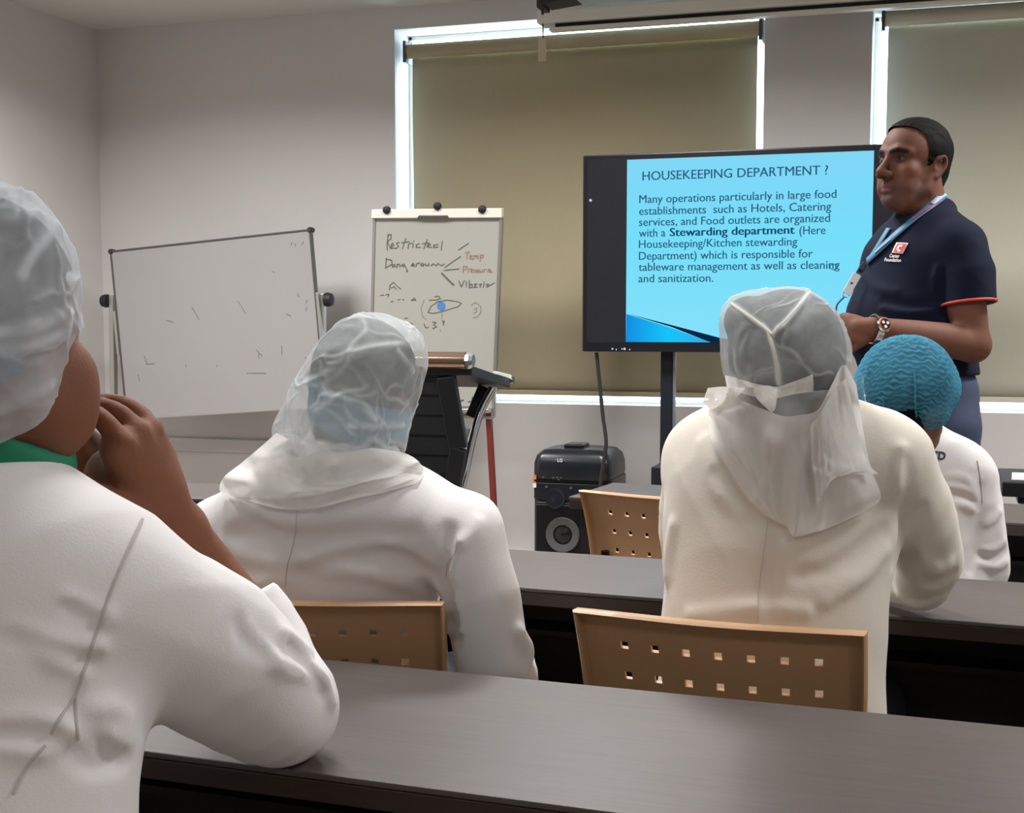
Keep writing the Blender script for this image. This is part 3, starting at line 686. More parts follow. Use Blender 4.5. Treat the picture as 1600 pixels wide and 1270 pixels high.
# ================================================================== tower speaker
PY = 5.95
M['spk'] = mat('black_speaker_shell', (22, 24, 30), 0.3, var=.15, vscale=12)
M['spk_panel'] = mat('black_speaker_front', (11, 11, 13), 0.28)
M['cone'] = mat('grey_woofer_ring', (70, 70, 72), 0.5)
M['orange'] = mat('orange_sticker', (196, 108, 72), 0.5); M['pale'] = mat('pale_sticker', (215, 205, 195), 0.5); M['logo_white'] = mat('white_print', (225, 226, 228), 0.5)
s0, s1 = onY(833, 720, PY), onY(955, 720, PY)
zsp = onY(880, 702, PY)[2]
sp = thing('tower_speaker', 'black party tower speaker on the floor below the window', 'speaker', ((s0[0] + s1[0]) / 2, PY + .16, 0))
def rounded_loop(x0, x1, y0, y1, z, r, n=5):
    out = []
    for cx_, cy_, a0 in ((x1 - r, y1 - r, 0), (x0 + r, y1 - r, 90), (x0 + r, y0 + r, 180), (x1 - r, y0 + r, 270)):
        for k in range(n + 1):
            a = math.radians(a0 + 90 * k / n); out.append((cx_ + r * math.cos(a), cy_ + r * math.sin(a), z))
    return out
def loft(mb, loops):
    n = len(loops[0]); v = [p for l in loops for p in l]
    f = [(i * n + k, i * n + (k + 1) % n, (i + 1) * n + (k + 1) % n, (i + 1) * n + k) for i in range(len(loops) - 1) for k in range(n)]
    return mb.add(v, f + [tuple(range(n - 1, -1, -1)), tuple((len(loops) - 1) * n + k for k in range(n))])
x0, x1 = s0[0], s1[0]; yb_ = PY + .32; zc = zsp - .085
loft(MB(), [rounded_loop(x0, x1, PY, yb_, z, .03) for z in (.02, zc - .05)] ).build('cabinet', M['spk'], sp, smooth=True, world=True)
loft(MB(), [rounded_loop(x0 + i, x1 - i, PY - o, yb_ - i, z, .04) for i, o, z in ((.004, .012, zc - .055), (.0, .018, zc - .03), (.002, .02, zc + .02), (.012, .012, zc + .055), (.035, -.01, zc + .078), (.07, -.04, zc + .085))]).build('control_top', M['spk'], sp, smooth=True, world=True)
MB().box((x0 + .012, PY - .006, .05), (x1 - .012, PY + .01, zc - .16)).build('front_grille', M['spk_panel'], sp, bevel=.01, world=True)
MB().box((x0 + .006, PY - .010, zc - .15), (x1 - .006, PY + .01, zc - .07)).build('control_strip', M['spk'], sp, bevel=.006, world=True)
MB().box((x0 + .01, PY - .015, zc - .067), (x1 - .01, PY + .01, zc - .058)).build('seam', M['spk_panel'], sp, world=True)
hx = onY(900, 697, PY + .1)[0]
MB().box((hx - .055, PY + .08, zsp - .008), (hx + .04, PY + .20, zsp + .018)).box((hx - .03, PY + .11, zc + .07), (hx + .02, PY + .17, zsp)).build('handle', M['spk_panel'], sp, bevel=.008, world=True)
wc = onY(880, 835, PY)
def ringd(mb, c, ro, ri, y, n=32):
    v = []; 
    for k in range(n):
        a = 2 * math.pi * k / n
        for r, yy in ((ro, y), (ro * .97, y - .012), (ri, y - .004)): v.append((c[0] + r * math.cos(a), yy, c[2] + r * math.sin(a)))
    f = [(3 * k + j, 3 * ((k + 1) % n) + j, 3 * ((k + 1) % n) + j + 1, 3 * k + j + 1) for k in range(n) for j in range(2)]
    return mb.add(v, f)
ringd(MB(), wc, .082, .046, PY - .006).build('woofer_ring', M['cone'], sp, smooth=True, world=True)
MB().lathe((wc[0], PY - .004, wc[2]), (0, -1, 0), [(.046, 0), (.03, .004), (.012, .012), (.001, .014)], 24).build('woofer_dome', M['spk_panel'], sp, smooth=True, world=True)
wc2 = np.array((wc[0], 0, wc[2] - .20))
ringd(MB(), wc2, .082, .046, PY - .006).build('woofer_ring', M['cone'], sp, smooth=True, world=True)
tw = onY(868, 778, PY)
MB().lathe((tw[0], PY - .006, tw[2]), (0, -1, 0), [(.05, 0), (.048, .008), (.03, .003), (.008, .010)], 24).build('tweeter', M['spk'], sp, smooth=True, world=True)
MB().box((onY(833, 780, PY)[0] + .015, PY - .008, tw[2] - .035), (x1 - .02, PY - .004, tw[2] - .031)).build('trim_line', M['cone'], sp, world=True)
qa, qb = onY(834, 745, PY), onY(839, 752, PY)
MB().box((qa[0], PY - .014, onY(834, 754, PY)[2]), (qb[0], PY - .009, qa[2] + .01)).build('sticker', M['orange'], sp, world=True)
MB().box((qa[0], PY - .014, onY(834, 761, PY)[2]), (qb[0], PY - .009, onY(834, 754.5, PY)[2])).build('sticker', M['pale'], sp, world=True)
v, f = text_mesh('LG', .01); q = onY(873, 720.5, PY); from_np('maker_mark', [(q[0] + a * .021, PY - .024, q[2] + b * .021) for a, b in v], f, M['logo_white'], sp, False, True)
bt = MB()
for x, y in ((850, 744), (855, 760), (874, 750), (866, 745), (872, 745), (878, 745), (893, 762)):
    q = onY(x, y, PY); bt.disc((q[0], PY - .012, q[2]), (0, 1, 0), .006, .006, 12)
bt.build('control_button', M['cone'], sp, world=True)
# power cable from the display down to the speaker, and the thin lead behind it
pts = [onY(932, 551, TY + .03), onY(937, 600, TY + .05), onY(942, 650, TY + .06), onY(947, 690, TY + .06), onY(943, 725, TY + .07), onY(938, 760, TY + .08)]
last = pts[-1]; pts += [np.array((last[0] - .01, TY + .1, .25)), np.array((last[0] + .05, TY + .12, .012)), np.array((last[0] + .3, TY + .2, .012))]
tag(MB().tube(catmull(pts, 8), .0085, 10).build('power_cable', M['cord'], smooth=True), 'black cable hanging from the display down past the speaker', 'cable')
pts = [onY(948, 704, PY + .34), onY(958, 716, PY + .36), onY(961, 735, PY + .37), onY(957, 757, PY + .37), onY(955, 800, PY + .37)]
pts += [np.array((pts[-1][0], PY + .38, .012)), np.array((pts[-1][0] + .3, PY + .45, .012))]
tag(MB().tube(catmull(pts, 8), .005, 8).build('speaker_lead', M['cord'], smooth=True), 'thin dark lead looping down behind the tower speaker', 'cable')

# ================================================================== black box with a sheet of paper at the right edge, on the third desk
bx = onZ(1566, 790, .75); YB = 3.98
rt = thing('equipment_stand', 'black flat-topped stand with a pale sheet at the right edge, beyond the third desk', 'stand', (.62, 4.75, 0))
YB = 4.62
u0 = onY(1566, 757, YB); u1 = onY(1566, 765, YB)
zt2, zt1 = onY(1590, 737, YB + .30)[2], onY(1566, 752, YB)[2]
zt1 = max(zt1, .0)
xs0 = u0[0]
MB().box((xs0, YB, zt1 - .05), (xs0 + .55, YB + .42, zt1)).build('top_plate', M['lec_black'], rt, bevel=.005, world=True)
MB().box((xs0 + .05, YB + .03, zt1 - .075), (xs0 + .5, YB + .40, zt1 - .0505)).build('collar', M['black'], rt, bevel=.004, world=True)
MB().box((xs0 + .075, YB + .08, 0), (xs0 + .48, YB + .36, zt1 - .0755)).build('cabinet', M['black'], rt, bevel=.004, world=True)
sh = MB().hexa([(xs0 + .03, YB + .04, zt1 + .0008), (xs0 + .30, YB + .03, zt1 + .0008), (xs0 + .31, YB + .24, zt1 + .0008), (xs0 + .04, YB + .25, zt1 + .0008),
                (xs0 + .03, YB + .04, zt1 + .0038), (xs0 + .30, YB + .03, zt1 + .0038), (xs0 + .31, YB + .24, zt1 + .0038), (xs0 + .04, YB + .25, zt1 + .0038)]).build('paper_sheet', mat('pale_paper', (215, 222, 232), .6), None)
tag(sh, 'pale blue-white paper sheets lying on the black stand at right', 'paper')
# ================================================================== soft-body modelling: distance fields on a grid, meshed by surface nets
def smin(a, b, k):
    if k <= 0: return np.minimum(a, b)
    h = np.clip(.5 + .5 * (b - a) / k, 0, 1)
    return b + (a - b) * h - k * h * (1 - h)
class Field:
    def __init__(s, lo, hi, h):
        s.lo = np.asarray(lo, float); s.h = h
        s.n = np.ceil((np.asarray(hi, float) - s.lo) / h).astype(int) + 1
        s.v = np.full(s.n, 1.0, np.float32)
        s.ax = [(s.lo[i] + h * np.arange(s.n[i])).astype(np.float32) for i in range(3)]
    def sl(s, lo, hi):
        a = np.clip(np.floor((np.asarray(lo) - s.lo) / s.h).astype(int), 0, s.n); b = np.clip(np.ceil((np.asarray(hi) - s.lo) / s.h).astype(int) + 1, 0, s.n)
        if np.any(b <= a): return None
        return (slice(a[0], b[0]), slice(a[1], b[1]), slice(a[2], b[2])), s.ax[0][a[0]:b[0]][:, None, None], s.ax[1][a[1]:b[1]][None, :, None], s.ax[2][a[2]:b[2]][None, None, :]
    def put(s, fn, lo, hi, k=0.0, op='+'):
        m = k + 3 * s.h
        q = s.sl(np.asarray(lo) - m, np.asarray(hi) + m)
        if q is None: return s
        sl, X, Y, Z = q
        d = np.broadcast_to(fn(X, Y, Z), s.v[sl].shape).astype(np.float32); c = s.v[sl]
        s.v[sl] = smin(c, d, k) if op == '+' else -smin(-c, d, k)
        return s
    def cap(s, a, b, ra, rb=None, k=.02, op='+'):
        return s.chain([a, b], [ra, ra if rb is None else rb], k, op)
    def chain(s, pts, rad, k=.02, op='+', smooth=0):
        pts = [np.asarray(p, float) for p in pts]
        if not isinstance(rad, (list, tuple, np.ndarray)): rad = [rad] * len(pts)
        if smooth:
            rr = catmull([np.array((r, 0, 0)) for r in rad], smooth); rad = [float(r[0]) for r in rr]; pts = catmull(pts, smooth)
        R = max(rad); lo = np.min(pts, 0) - R; hi = np.max(pts, 0) + R
        def fn(X, Y, Z):
            best = None
            for i in range(len(pts) - 1):
                a, b = pts[i], pts[i + 1]; d = b - a; L = max(d @ d, 1e-12)
                px, py, pz = X - a[0], Y - a[1], Z - a[2]
                t = np.clip((px * d[0] + py * d[1] + pz * d[2]) / L, 0, 1)
                q = np.sqrt((px - t * d[0]) ** 2 + (py - t * d[1]) ** 2 + (pz - t * d[2]) ** 2) - (rad[i] + t * (rad[i + 1] - rad[i]))
                best = q if best is None else np.minimum(best, q)
            return best
        return s.put(fn, lo, hi, k, op)
    def ell(s, c, r, fr=None, k=.02, op='+'):
        """ellipsoid; fr = rows of the local axes"""
        c = np.asarray(c, float); r = np.asarray(r, float); fr = np.eye(3) if fr is None else np.asarray(fr)
        ext = np.sqrt(((fr * r[:, None]) ** 2).sum(0))
        def fn(X, Y, Z):
            x, y, z = X - c[0], Y - c[1], Z - c[2]
            l = [x * a[0] + y * a[1] + z * a[2] for a in fr]
            k0 = np.sqrt(sum((q / e) ** 2 for q, e in zip(l, r))); k1 = np.sqrt(sum((q / (e * e)) ** 2 for q, e in zip(l, r)))
            return k0 * (k0 - 1) / np.maximum(k1, 1e-6)
        return s.put(fn, c - ext, c + ext, k, op)
    def cut(s, p, n, lo=None, hi=None, k=.003):
        """keep the side the normal points away from; only inside the box"""
        p = np.asarray(p, float); n = nrm(n)
        lo = s.lo if lo is None else lo; hi = s.lo + s.h * s.n if hi is None else hi
        return s.put(lambda X, Y, Z: -((X - p[0]) * n[0] + (Y - p[1]) * n[1] + (Z - p[2]) * n[2]), lo, hi, k, '-')
    def wrinkle(s, amp, seed, kx=9.0, ky=9.0, kz=26.0):
        """soft cloth ripples: warped ridges, mostly level, fading in and out"""
        rg = np.random.default_rng(seed); X, Y, Z = s.ax[0][:, None, None], s.ax[1][None, :, None], s.ax[2][None, None, :]
        t = 0
        for i in range(3):
            a = rg.normal(size=3) * .35; p_ = rg.uniform(0, 6.28, 4)
            u = kz * (1 + .5 * i) * (Z + a[0] * X + a[1] * Y) + 2.2 * np.sin(kx * X * (1 + .4 * i) + p_[0]) + 1.6 * np.sin(ky * Y + p_[1] + 5 * Z)
            g = .5 + .5 * np.sin(7 * X * (1 + .6 * i) + p_[2] + 3 * np.sin(6 * Z + p_[3]))
            t = t + (1 - np.abs(np.sin(u * .5)) ** .7) * g * (.75 ** i)
        s.v = (s.v - amp * (t - .55)).astype(np.float32); return s
    def sample(s, p):
        q = (np.asarray(p, float) - s.lo) / s.h; i = np.clip(np.floor(q).astype(int), 0, s.n - 2); t = np.clip(q - i, 0, 1); out = 0
        for dx in (0, 1):
            for dy in (0, 1):
                for dz in (0, 1):
                    w = (t[..., 0] if dx else 1 - t[..., 0]) * (t[..., 1] if dy else 1 - t[..., 1]) * (t[..., 2] if dz else 1 - t[..., 2])
                    out = out + w * s.v[i[..., 0] + dx, i[..., 1] + dy, i[..., 2] + dz]
        return out
    def hit(s, x, y, d0=.4, d1=8.0):
        """first point of the surface along the camera ray through a pixel (None if missed)"""
        r = ray(x, y); t = np.arange(d0, d1, .004); p = EYE + t[:, None] * r
        ok = np.all((p > s.lo) & (p < s.lo + s.h * (s.n - 1)), 1)
        if not ok.any(): return None
        t = t[ok]; v = s.sample(p[ok]); i = np.nonzero(v < 0)[0]
        if len(i) == 0: return None
        i = i[0]
        if i == 0: return EYE + t[0] * r
        f = v[i - 1] / (v[i - 1] - v[i]); return EYE + (t[i - 1] + f * (t[i] - t[i - 1])) * r
    def normal(s, p):
        e = s.h * 1.5; p = np.asarray(p, float)
        g = np.array([s.sample(p + d) - s.sample(p - d) for d in np.eye(3) * e]); return g / max(np.linalg.norm(g), 1e-9)
    def fold(s, pix, r=.006, depth=.004, k=.012, op='+'):
        """a cloth fold traced over the surface: ridge ('+') or crease ('-')"""
        depth *= 1.5
        pts = [s.hit(*p[:2]) for p in pix]; pts = [p for p in pts if p is not None]
        if len(pts) < 2: return s
        q = [p - s.normal(p) * ((r - depth) if op == '+' else (-(r - depth))) for p in pts]
        n = len(q); rad = [r * (.45 + .55 * math.sin(math.pi * (i + .5) / n)) for i in range(n)]
        return s.chain(q, rad, k, op, smooth=4)
    def mesh(s, keep=None):
        v = s.v; ins = v < 0
        cnt = np.zeros(np.array(v.shape) - 1, np.int8)
        for dx in (0, 1):
            for dy in (0, 1):
                for dz in (0, 1):
                    cnt += ins[dx:dx + cnt.shape[0], dy:dy + cnt.shape[1], dz:dz + cnt.shape[2]]
        act = np.argwhere((cnt > 0) & (cnt < 8)); idx = np.full(cnt.shape, -1, np.int32); idx[tuple(act.T)] = np.arange(len(act))
        cor = [(a, b, c) for a in (0, 1) for b in (0, 1) for c in (0, 1)]
        val = np.stack([v[act[:, 0] + a, act[:, 1] + b, act[:, 2] + c] for a, b, c in cor], 1)
        acc = np.zeros((len(act), 3)); num = np.zeros(len(act))
        for i in range(8):
            for j in range(i + 1, 8):
                ca, cb = np.array(cor[i]), np.array(cor[j])
                if np.abs(ca - cb).sum() != 1: continue
                m = (val[:, i] < 0) != (val[:, j] < 0)
                t = np.where(m, val[:, i] / np.where(m, val[:, i] - val[:, j], 1), 0)
                acc += np.where(m[:, None], ca + t[:, None] * (cb - ca), 0); num += m
        pos = s.lo + s.h * (act + acc / num[:, None])
        F = []
        for ax in range(3):
            a = [slice(None)] * 3; b = [slice(None)] * 3; a[ax] = slice(0, -1); b[ax] = slice(1, None)
            ia, ib = ins[tuple(a)], ins[tuple(b)]
            e = np.argwhere(ia != ib); fl = ia[tuple(e.T)]
            u, w = (ax + 1) % 3, (ax + 2) % 3
            ok = (e[:, u] > 0) & (e[:, w] > 0) & (e[:, u] < v.shape[u] - 1) & (e[:, w] < v.shape[w] - 1)
            e, fl = e[ok], fl[ok]
            def cell(du, dw):
                q = e.copy(); q[:, u] -= du; q[:, w] -= dw; return idx[tuple(q.T)]
            q = np.stack([cell(1, 1), cell(0, 1), cell(0, 0), cell(1, 0)], 1)
            q[~fl] = q[~fl][:, ::-1]
            F.append(q)
        F = np.concatenate(F); F = F[(F >= 0).all(1)]
        # one pass of smoothing
        for _ in range(1):
            sm = np.zeros_like(pos); c = np.zeros(len(pos))
            for i in range(4):
                for j in (1, 3):
                    np.add.at(sm, F[:, i], pos[F[:, (i + j) % 4]]); np.add.at(c, F[:, i], 1)
            pos = pos * .5 + .5 * sm / np.maximum(c, 1)[:, None]
        if keep is not None:
            kf = keep(pos)[F].all(1); F = F[kf]
            E_ = np.sort(np.concatenate([F[:, [0, 1]], F[:, [1, 2]], F[:, [2, 3]], F[:, [3, 0]]]), 1)
            uq, ct = np.unique(E_, axis=0, return_counts=True); bd = uq[ct == 1]     # even out the trimmed hem
            for _ in range(14):
                sm = np.zeros_like(pos); c = np.zeros(len(pos))
                for i, j in ((0, 1), (1, 0)):
                    np.add.at(sm, bd[:, i], pos[bd[:, j]]); np.add.at(c, bd[:, i], 1)
                b = c > 0; pos[b] = pos[b] * .4 + .6 * sm[b] / c[b][:, None]
            used = np.unique(F); mp = np.full(len(pos), -1); mp[used] = np.arange(len(used)); pos = pos[used]; F = mp[F]
        return pos, F
def frame(fwd, upv=(0, 0, 1), roll=0.0):
    """rows: forward, left, up"""
    f = nrm(fwd); l = nrm(np.cross(upv, f)); u = np.cross(f, l)
    if roll: l, u = l * math.cos(roll) + u * math.sin(roll), u * math.cos(roll) - l * math.sin(roll)
    return np.array([f, l, u])
def loc(c, fr, p, s=1.0): return np.asarray(c) + s * (np.asarray(p, float) @ fr)
def head(F, c, fr, s=1.0, neck_to=None, nose=1.0, belly=1.0):
    """skull, face, ears and neck; c between the ears; local (forward, left, up)"""
    L = lambda *p: loc(c, fr, p, s)
    k = .018 * s
    F.ell(L(-.014, 0, .046), np.array((.098, .077, .083)) * s, fr, 0)
    F.ell(L(.028, 0, .036), np.array((.064, .066, .070)) * s, fr, k)
    F.ell(L(.036, 0, -.030), np.array((.052, .056, .068)) * s, fr, k)
    for sg in (-1, 1):
        F.chain([L(-.012, sg * .058, -.025), L(.0, sg * .056, -.062), L(.040, sg * .036, -.090), L(.060, sg * .012, -.098)], [.017 * s, .019 * s, .018 * s, .017 * s], .02 * s)
        F.ell(L(.052, sg * .044, -.022), np.array((.026, .022, .024)) * s, fr, .016 * s)     # cheek bone
        F.ell(L(.052, sg * .036, -.060), np.array((.026, .022, .028)) * s, fr, .016 * s)     # cheek
    F.ell(L(.066, 0, -.099), np.array((.018, .022, .016)) * s, fr, .014 * s)                   # chin
    for sg in (-1, 1):
        F.chain([L(.088, sg * .010, .026), L(.084, sg * .028, .031), L(.066, sg * .050, .026)], [.009 * s, .011 * s, .008 * s], .012 * s)   # brow
        F.ell(L(.090, sg * .032, .008), np.array((.013, .019, .012)) * s, fr, .012 * s, '-')  # eye socket
        F.ell(L(.0705, sg * .032, .007), np.array((.0125, .0155, .0105)) * s, fr, .003 * s)  # lids over the eyeball
    F.chain([L(.087, 0, .016), L(.101, 0, -.010), L(.113, 0, -.031)], [.008 * s, .0098 * s, .0130 * s], .009 * s)          # nose
    for sg in (-1, 1):
        F.ell(L(.098, sg * .0160, -.036), np.array((.013, .0105, .0105)) * s, fr, .007 * s)
        F.ell(L(.104, sg * .007, -.046), np.array((.005, .004, .004)) * s, fr, .004 * s, '-')
    F.chain([L(.074, .025, -.067), L(.085, .012, -.0625), L(.089, 0, -.0635), L(.085, -.012, -.0625), L(.074, -.025, -.067)], [.004 * s, .0072 * s, .008 * s, .0072 * s, .004 * s], .006 * s)
    F.chain([L(.073, .022, -.071), L(.084, .010, -.0765), L(.086, 0, -.077), L(.084, -.010, -.0765), L(.073, -.022, -.071)], [.004 * s, .0075 * s, .0082 * s, .0075 * s, .004 * s], .006 * s)
    F.chain([L(.082, .026, -.0685), L(.0985, 0, -.0695), L(.082, -.026, -.0685)], [.0016 * s, .002 * s, .0016 * s], .004 * s, '-', smooth=3)
    for sg in (-1, 1):                                                                         # ears: rim, lobe and bowl
        ring = [(-.004, .071, -.010), (-.010, .079, .012), (-.022, .085, .026), (-.034, .086, .020), (-.036, .084, .002), (-.026, .079, -.018), (-.014, .075, -.030)]
        F.chain([L(a, sg * b, z) for a, b, z in ring], [.0055 * s, .005 * s, .005 * s, .005 * s, .0055 * s, .006 * s, .007 * s], .004 * s, smooth=4)
        F.ell(L(-.020, sg * .074, .002), np.array((.014, .006, .024)) * s, fr, .006 * s)
        F.ell(L(-.012, sg * .081, .002), np.array((.007, .006, .010)) * s, fr, .005 * s, '-')
    if neck_to is not None:
        F.chain([L(-.030, 0, -.040), np.asarray(neck_to)], [.060 * s, .068 * s], .03 * s)
def finger(F, pts, r0, r1, k=.004):
    F.chain(pts, list(np.linspace(r0, r1, len(pts))), k, smooth=3)
def tint_skin(pos, base, extra=()):
    """skin colour per vertex; extra = [(centre, radius, rgb, strength)] soft patches"""
    c = np.tile(np.array((*lin(base), 1.0)), (len(pos), 1))
    for cen, rad, rgb, st in extra:
        d = np.linalg.norm((pos - np.asarray(cen)) / np.asarray(rad), axis=1)
        w = np.clip(1.6 - d * 1.6, 0, 1)[:, None] * st; w = w * w * (3 - 2 * w) if st == 1 else w
        c[:, :3] = c[:, :3] * (1 - w) + np.array(lin(rgb)) * w
    return c
def dense(a, n):
    """Catmull-Rom upsampling of a grid along its first axis"""
    p = np.concatenate([2 * a[:1] - a[1:2], a, 2 * a[-1:] - a[-2:-1]]); out = []
    for i in range(1, len(p) - 2):
        for k in range(n):
            t = k / n
            out.append(.5 * (2 * p[i] + (p[i + 1] - p[i - 1]) * t + (2 * p[i - 1] - 5 * p[i] + 4 * p[i + 1] - p[i + 2]) * t ** 2 + (3 * p[i] - p[i - 1] - 3 * p[i + 1] + p[i + 2]) * t ** 3))
    out.append(p[-2]); return np.array(out)
def sheet(name, rows, F, m, parent, lift=.008, n=8, fold=None, seed=1, cr_n=14, cr_a=.004, cr_l=.5):
    """hanging cloth laid over a field: rows of (x, y, extra lift) pixels from top to bottom; finely creased"""
    h, w = len(rows), len(rows[0]); v = np.zeros((h, w, 3)); last = 2.0
    for j in range(h):
        for i in range(w):
            q = rows[j][i]; p = F.hit(q[0], q[1])
            if p is None: p = P(q[0], q[1], last)
            else: last = (p - EYE) @ FW
            v[j, i] = p - nrm(ray(q[0], q[1])) * (lift + q[2])
    fo = np.zeros((h, w)) if fold is None else np.asarray(fold, float)
    up = lambda a: dense(dense(a, n).swapaxes(0, 1), n).swapaxes(0, 1)
    V = up(v); fo = np.clip(up(fo[..., None])[..., 0], 0, 1); H, Wd = fo.shape
    U, T = np.meshgrid(np.linspace(0, 1, Wd), np.linspace(0, 1, H)); rg = np.random.default_rng(seed)
    cr = np.zeros((H, Wd))
    for _ in range(cr_n):
        a0 = rg.uniform(0, 1, 2); an = rg.normal(math.pi / 2, .6); d = np.array((math.cos(an), math.sin(an)))
        a = (U - a0[0]) * d[0] + (T - a0[1]) * d[1]; b = -(U - a0[0]) * d[1] + (T - a0[1]) * d[0] + rg.normal() * .3 * a * a
        L = cr_l * rg.uniform(.4, 1.2); cr = np.maximum(cr, np.exp(-(b / rg.uniform(.012, .035)) ** 2) * np.clip(1.2 - np.abs(a) / L, 0, 1) * rg.uniform(.3, 1))
    soft = .5 * np.sin(U * 17 + 3 * np.sin(T * 5 + seed)) * np.sin(T * 9 + U * 4)
    nd = np.array([nrm(ray(*rows[h // 2][w // 2][:2]))])[0]
    V = V - nd * (cr_a * (cr + .5 * soft))[..., None]
    f = [(j * Wd + i, (j + 1) * Wd + i, (j + 1) * Wd + i + 1, j * Wd + i + 1) for j in range(H - 1) for i in range(Wd - 1)]
    return from_np(name, V.reshape(-1, 3), f, m, parent, True, True, {'fold': np.clip(fo + cr * .8, 0, 1.3).ravel()})
def crease_field(u, rg, n, width, length, bend=.6):
    """0..1: sharp creases scattered over a cap; u = unit directions from its centre"""
    out = np.zeros(len(u))
    for _ in range(n):
        c = nrm(rg.normal(size=3)); t = nrm(np.cross(c, rg.normal(size=3))); b = np.cross(c, t)
        a = u @ t; q = u @ b + bend * rg.normal() * a * a + .03 * np.sin(a * 14 + rg.uniform(0, 6)) ; L = length * rg.uniform(.4, 1.3)
        w = np.exp(-(q / (width * rg.uniform(.6, 1.5))) ** 2) * np.clip(1.3 - np.abs(a) / L, 0, 1) * (u @ c > .2) * rg.uniform(.35, 1)
        out = np.maximum(out, w)
    return out
# ================================================================== people
M['skin'] = attr_mat('brown_skin', 0.66, bump=.08, bscale=260)
M['hair'] = mat('black_hair', (6, 6, 6), 0.75, var=.3, vscale=90, bump=.25, bscale=160, stretch=(1, 1, .35), spec=.12)
M['coat'] = mat('white_cotton_coat', (223, 219, 218), 0.85, var=.015, vscale=30, bump=.10, bscale=420, sheen=.15)
M['coat_cream'] = mat('cream_white_cotton_coat', (222, 214, 202), 0.85, var=.015, vscale=30, bump=.10, bscale=420, sheen=.15)
M['seam'] = mat('stitched_seam', (190, 184, 178), 0.9)
M['trouser'] = mat('dark_trousers', (30, 31, 36), 0.85, bump=.1, bscale=300)
M['shoe'] = mat('black_shoe', (18, 17, 16), 0.4)
M['net_white'] = net_mat('white_nonwoven_net', (226, 231, 237), .42, .70, 11, .55)
M['net_grey'] = net_mat('thin_white_nonwoven_net', (224, 229, 230), .36, .58, 15, .6)
M['net_blue_under'] = net_mat('pale_blue_under_cap', (104, 160, 194), .6, .92, 9, .3)
M['net_blue'] = net_mat('blue_bouffant_fabric', (84, 154, 182), .42, .64, 16, .6)
M['drape'] = net_mat('white_nonwoven_drape', (240, 238, 235), .72, .90, 12, .45)
M['tie'] = net_mat('folded_white_ties', (240, 238, 232), .88, .97, 12, .3)

def add_part(name, F, m, root, keep=None, attrs=None):
    v, f = F.mesh(keep); return from_np(name, v, f, m, root, True, True, attrs(v) if attrs else None)
def hand(F, wrist, d, n, s=1.0, curl=.5, thumb=1, k=.008):
    """palm, four unequal fingers and a thumb; d = pointing direction, n = back of the hand, thumb = side"""
    w = np.asarray(wrist, float); d = nrm(d); n = nrm(np.asarray(n, float) - d * (np.asarray(n, float) @ d)); a = np.cross(n, d) * thumb
    Q = lambda x, y, z: w + s * (d * x + a * y + n * z)
    F.ell(Q(.050, 0, 0), np.array((.052, .040, .015)) * s, np.array([d, a, n]), .012)
    F.cap(Q(0, 0, 0), Q(.03, 0, 0), .026 * s, .024 * s, .012)
    F.ell(Q(.030, .026, -.008), np.array((.034, .018, .016)) * s, np.array([d, a, n]), .010)
    for y, L, y2 in ((.030, .070, .034), (.010, .078, .011), (-.010, .072, -.012), (-.029, .056, -.034)):
        c = curl
        pts = [Q(.088 - abs(y) * .3, y, .002)]; ang = 0; p = np.array((.088 - abs(y) * .3, 0.002))
        for seg, q in ((.45, .55), (.30, .9), (.25, .7)):
            ang += c * q * 1.3; p = p + L * seg * np.array((math.cos(ang), -math.sin(ang))); pts.append(Q(p[0], y + (y2 - y) * (len(pts) / 3), p[1]))
        finger(F, pts, .0092 * s, .0072 * s, k)
    finger(F, [Q(.018, .030, -.010), Q(.046, .050, -.020), Q(.074, .052, -.030 - curl * .01), Q(.094, .044, -.040 - curl * .02)], .0125 * s, .0088 * s, k)
def legs(root, hip, knee_l, knee_r, foot_l, foot_r, lat, m=None):
    """seated trousers and shoes"""
    hip = np.asarray(hip); pts = [hip, knee_l, knee_r, foot_l, foot_r]
    F = Field(np.min(pts, 0) - .2, np.max(pts, 0) + .2, .012)
    F.ell(hip, (.17, .14, .12), None, 0)
    for sg, kn, ft in ((-1, knee_l, foot_l), (1, knee_r, foot_r)):
        F.chain([hip + np.asarray(lat) * .095 * sg, kn], [.092, .068], .04)
        F.chain([kn, np.asarray(ft) + (0, -.0, .09)], [.066, .048], .02)
    F.cut((0, 0, .065), (0, 0, -1)); F.cut((0, 0, hip[2] + .09), (0, 0, 1))
    add_part('trousers', F, m or M['trouser'], root)
    for ft in (foot_l, foot_r):
        G = Field(np.asarray(ft) - .2, np.asarray(ft) + .25, .008); ft = np.asarray(ft, float)
        fw = np.array((0, 1, 0)) if m is None else nrm(-R_ * .85 - FH * .5)
        G.chain([ft + (0, 0, .055) - fw * .05, ft + (0, 0, .045) + fw * .06, ft + (0, 0, .035) + fw * .15], [.045, .045, .036], .02)
        G.cut((0, 0, .004), (0, 0, -1)); add_part('shoe', G, M['shoe'], root)
def net(name, F, m, root, cen, fr, keep, seed=3, cells=40, amp=.004, width=.035, spread=.45, post=None):
    v, f = F.mesh(keep)
    rg = np.random.default_rng(seed)
    n = v - np.asarray(cen); n /= np.linalg.norm(n, axis=1)[:, None]
    cr = crease_field(n, rg, cells, width, spread)
    broad = crease_field(n, rg, cells // 2, width * 4, spread * 1.2)
    v = v + n * (amp * (cr * .8 + broad - .5))[:, None]
    fo = cr if post is None else post(v, cr)
    return from_np(name, v, f, m, root, True, True, {'fold': fo})
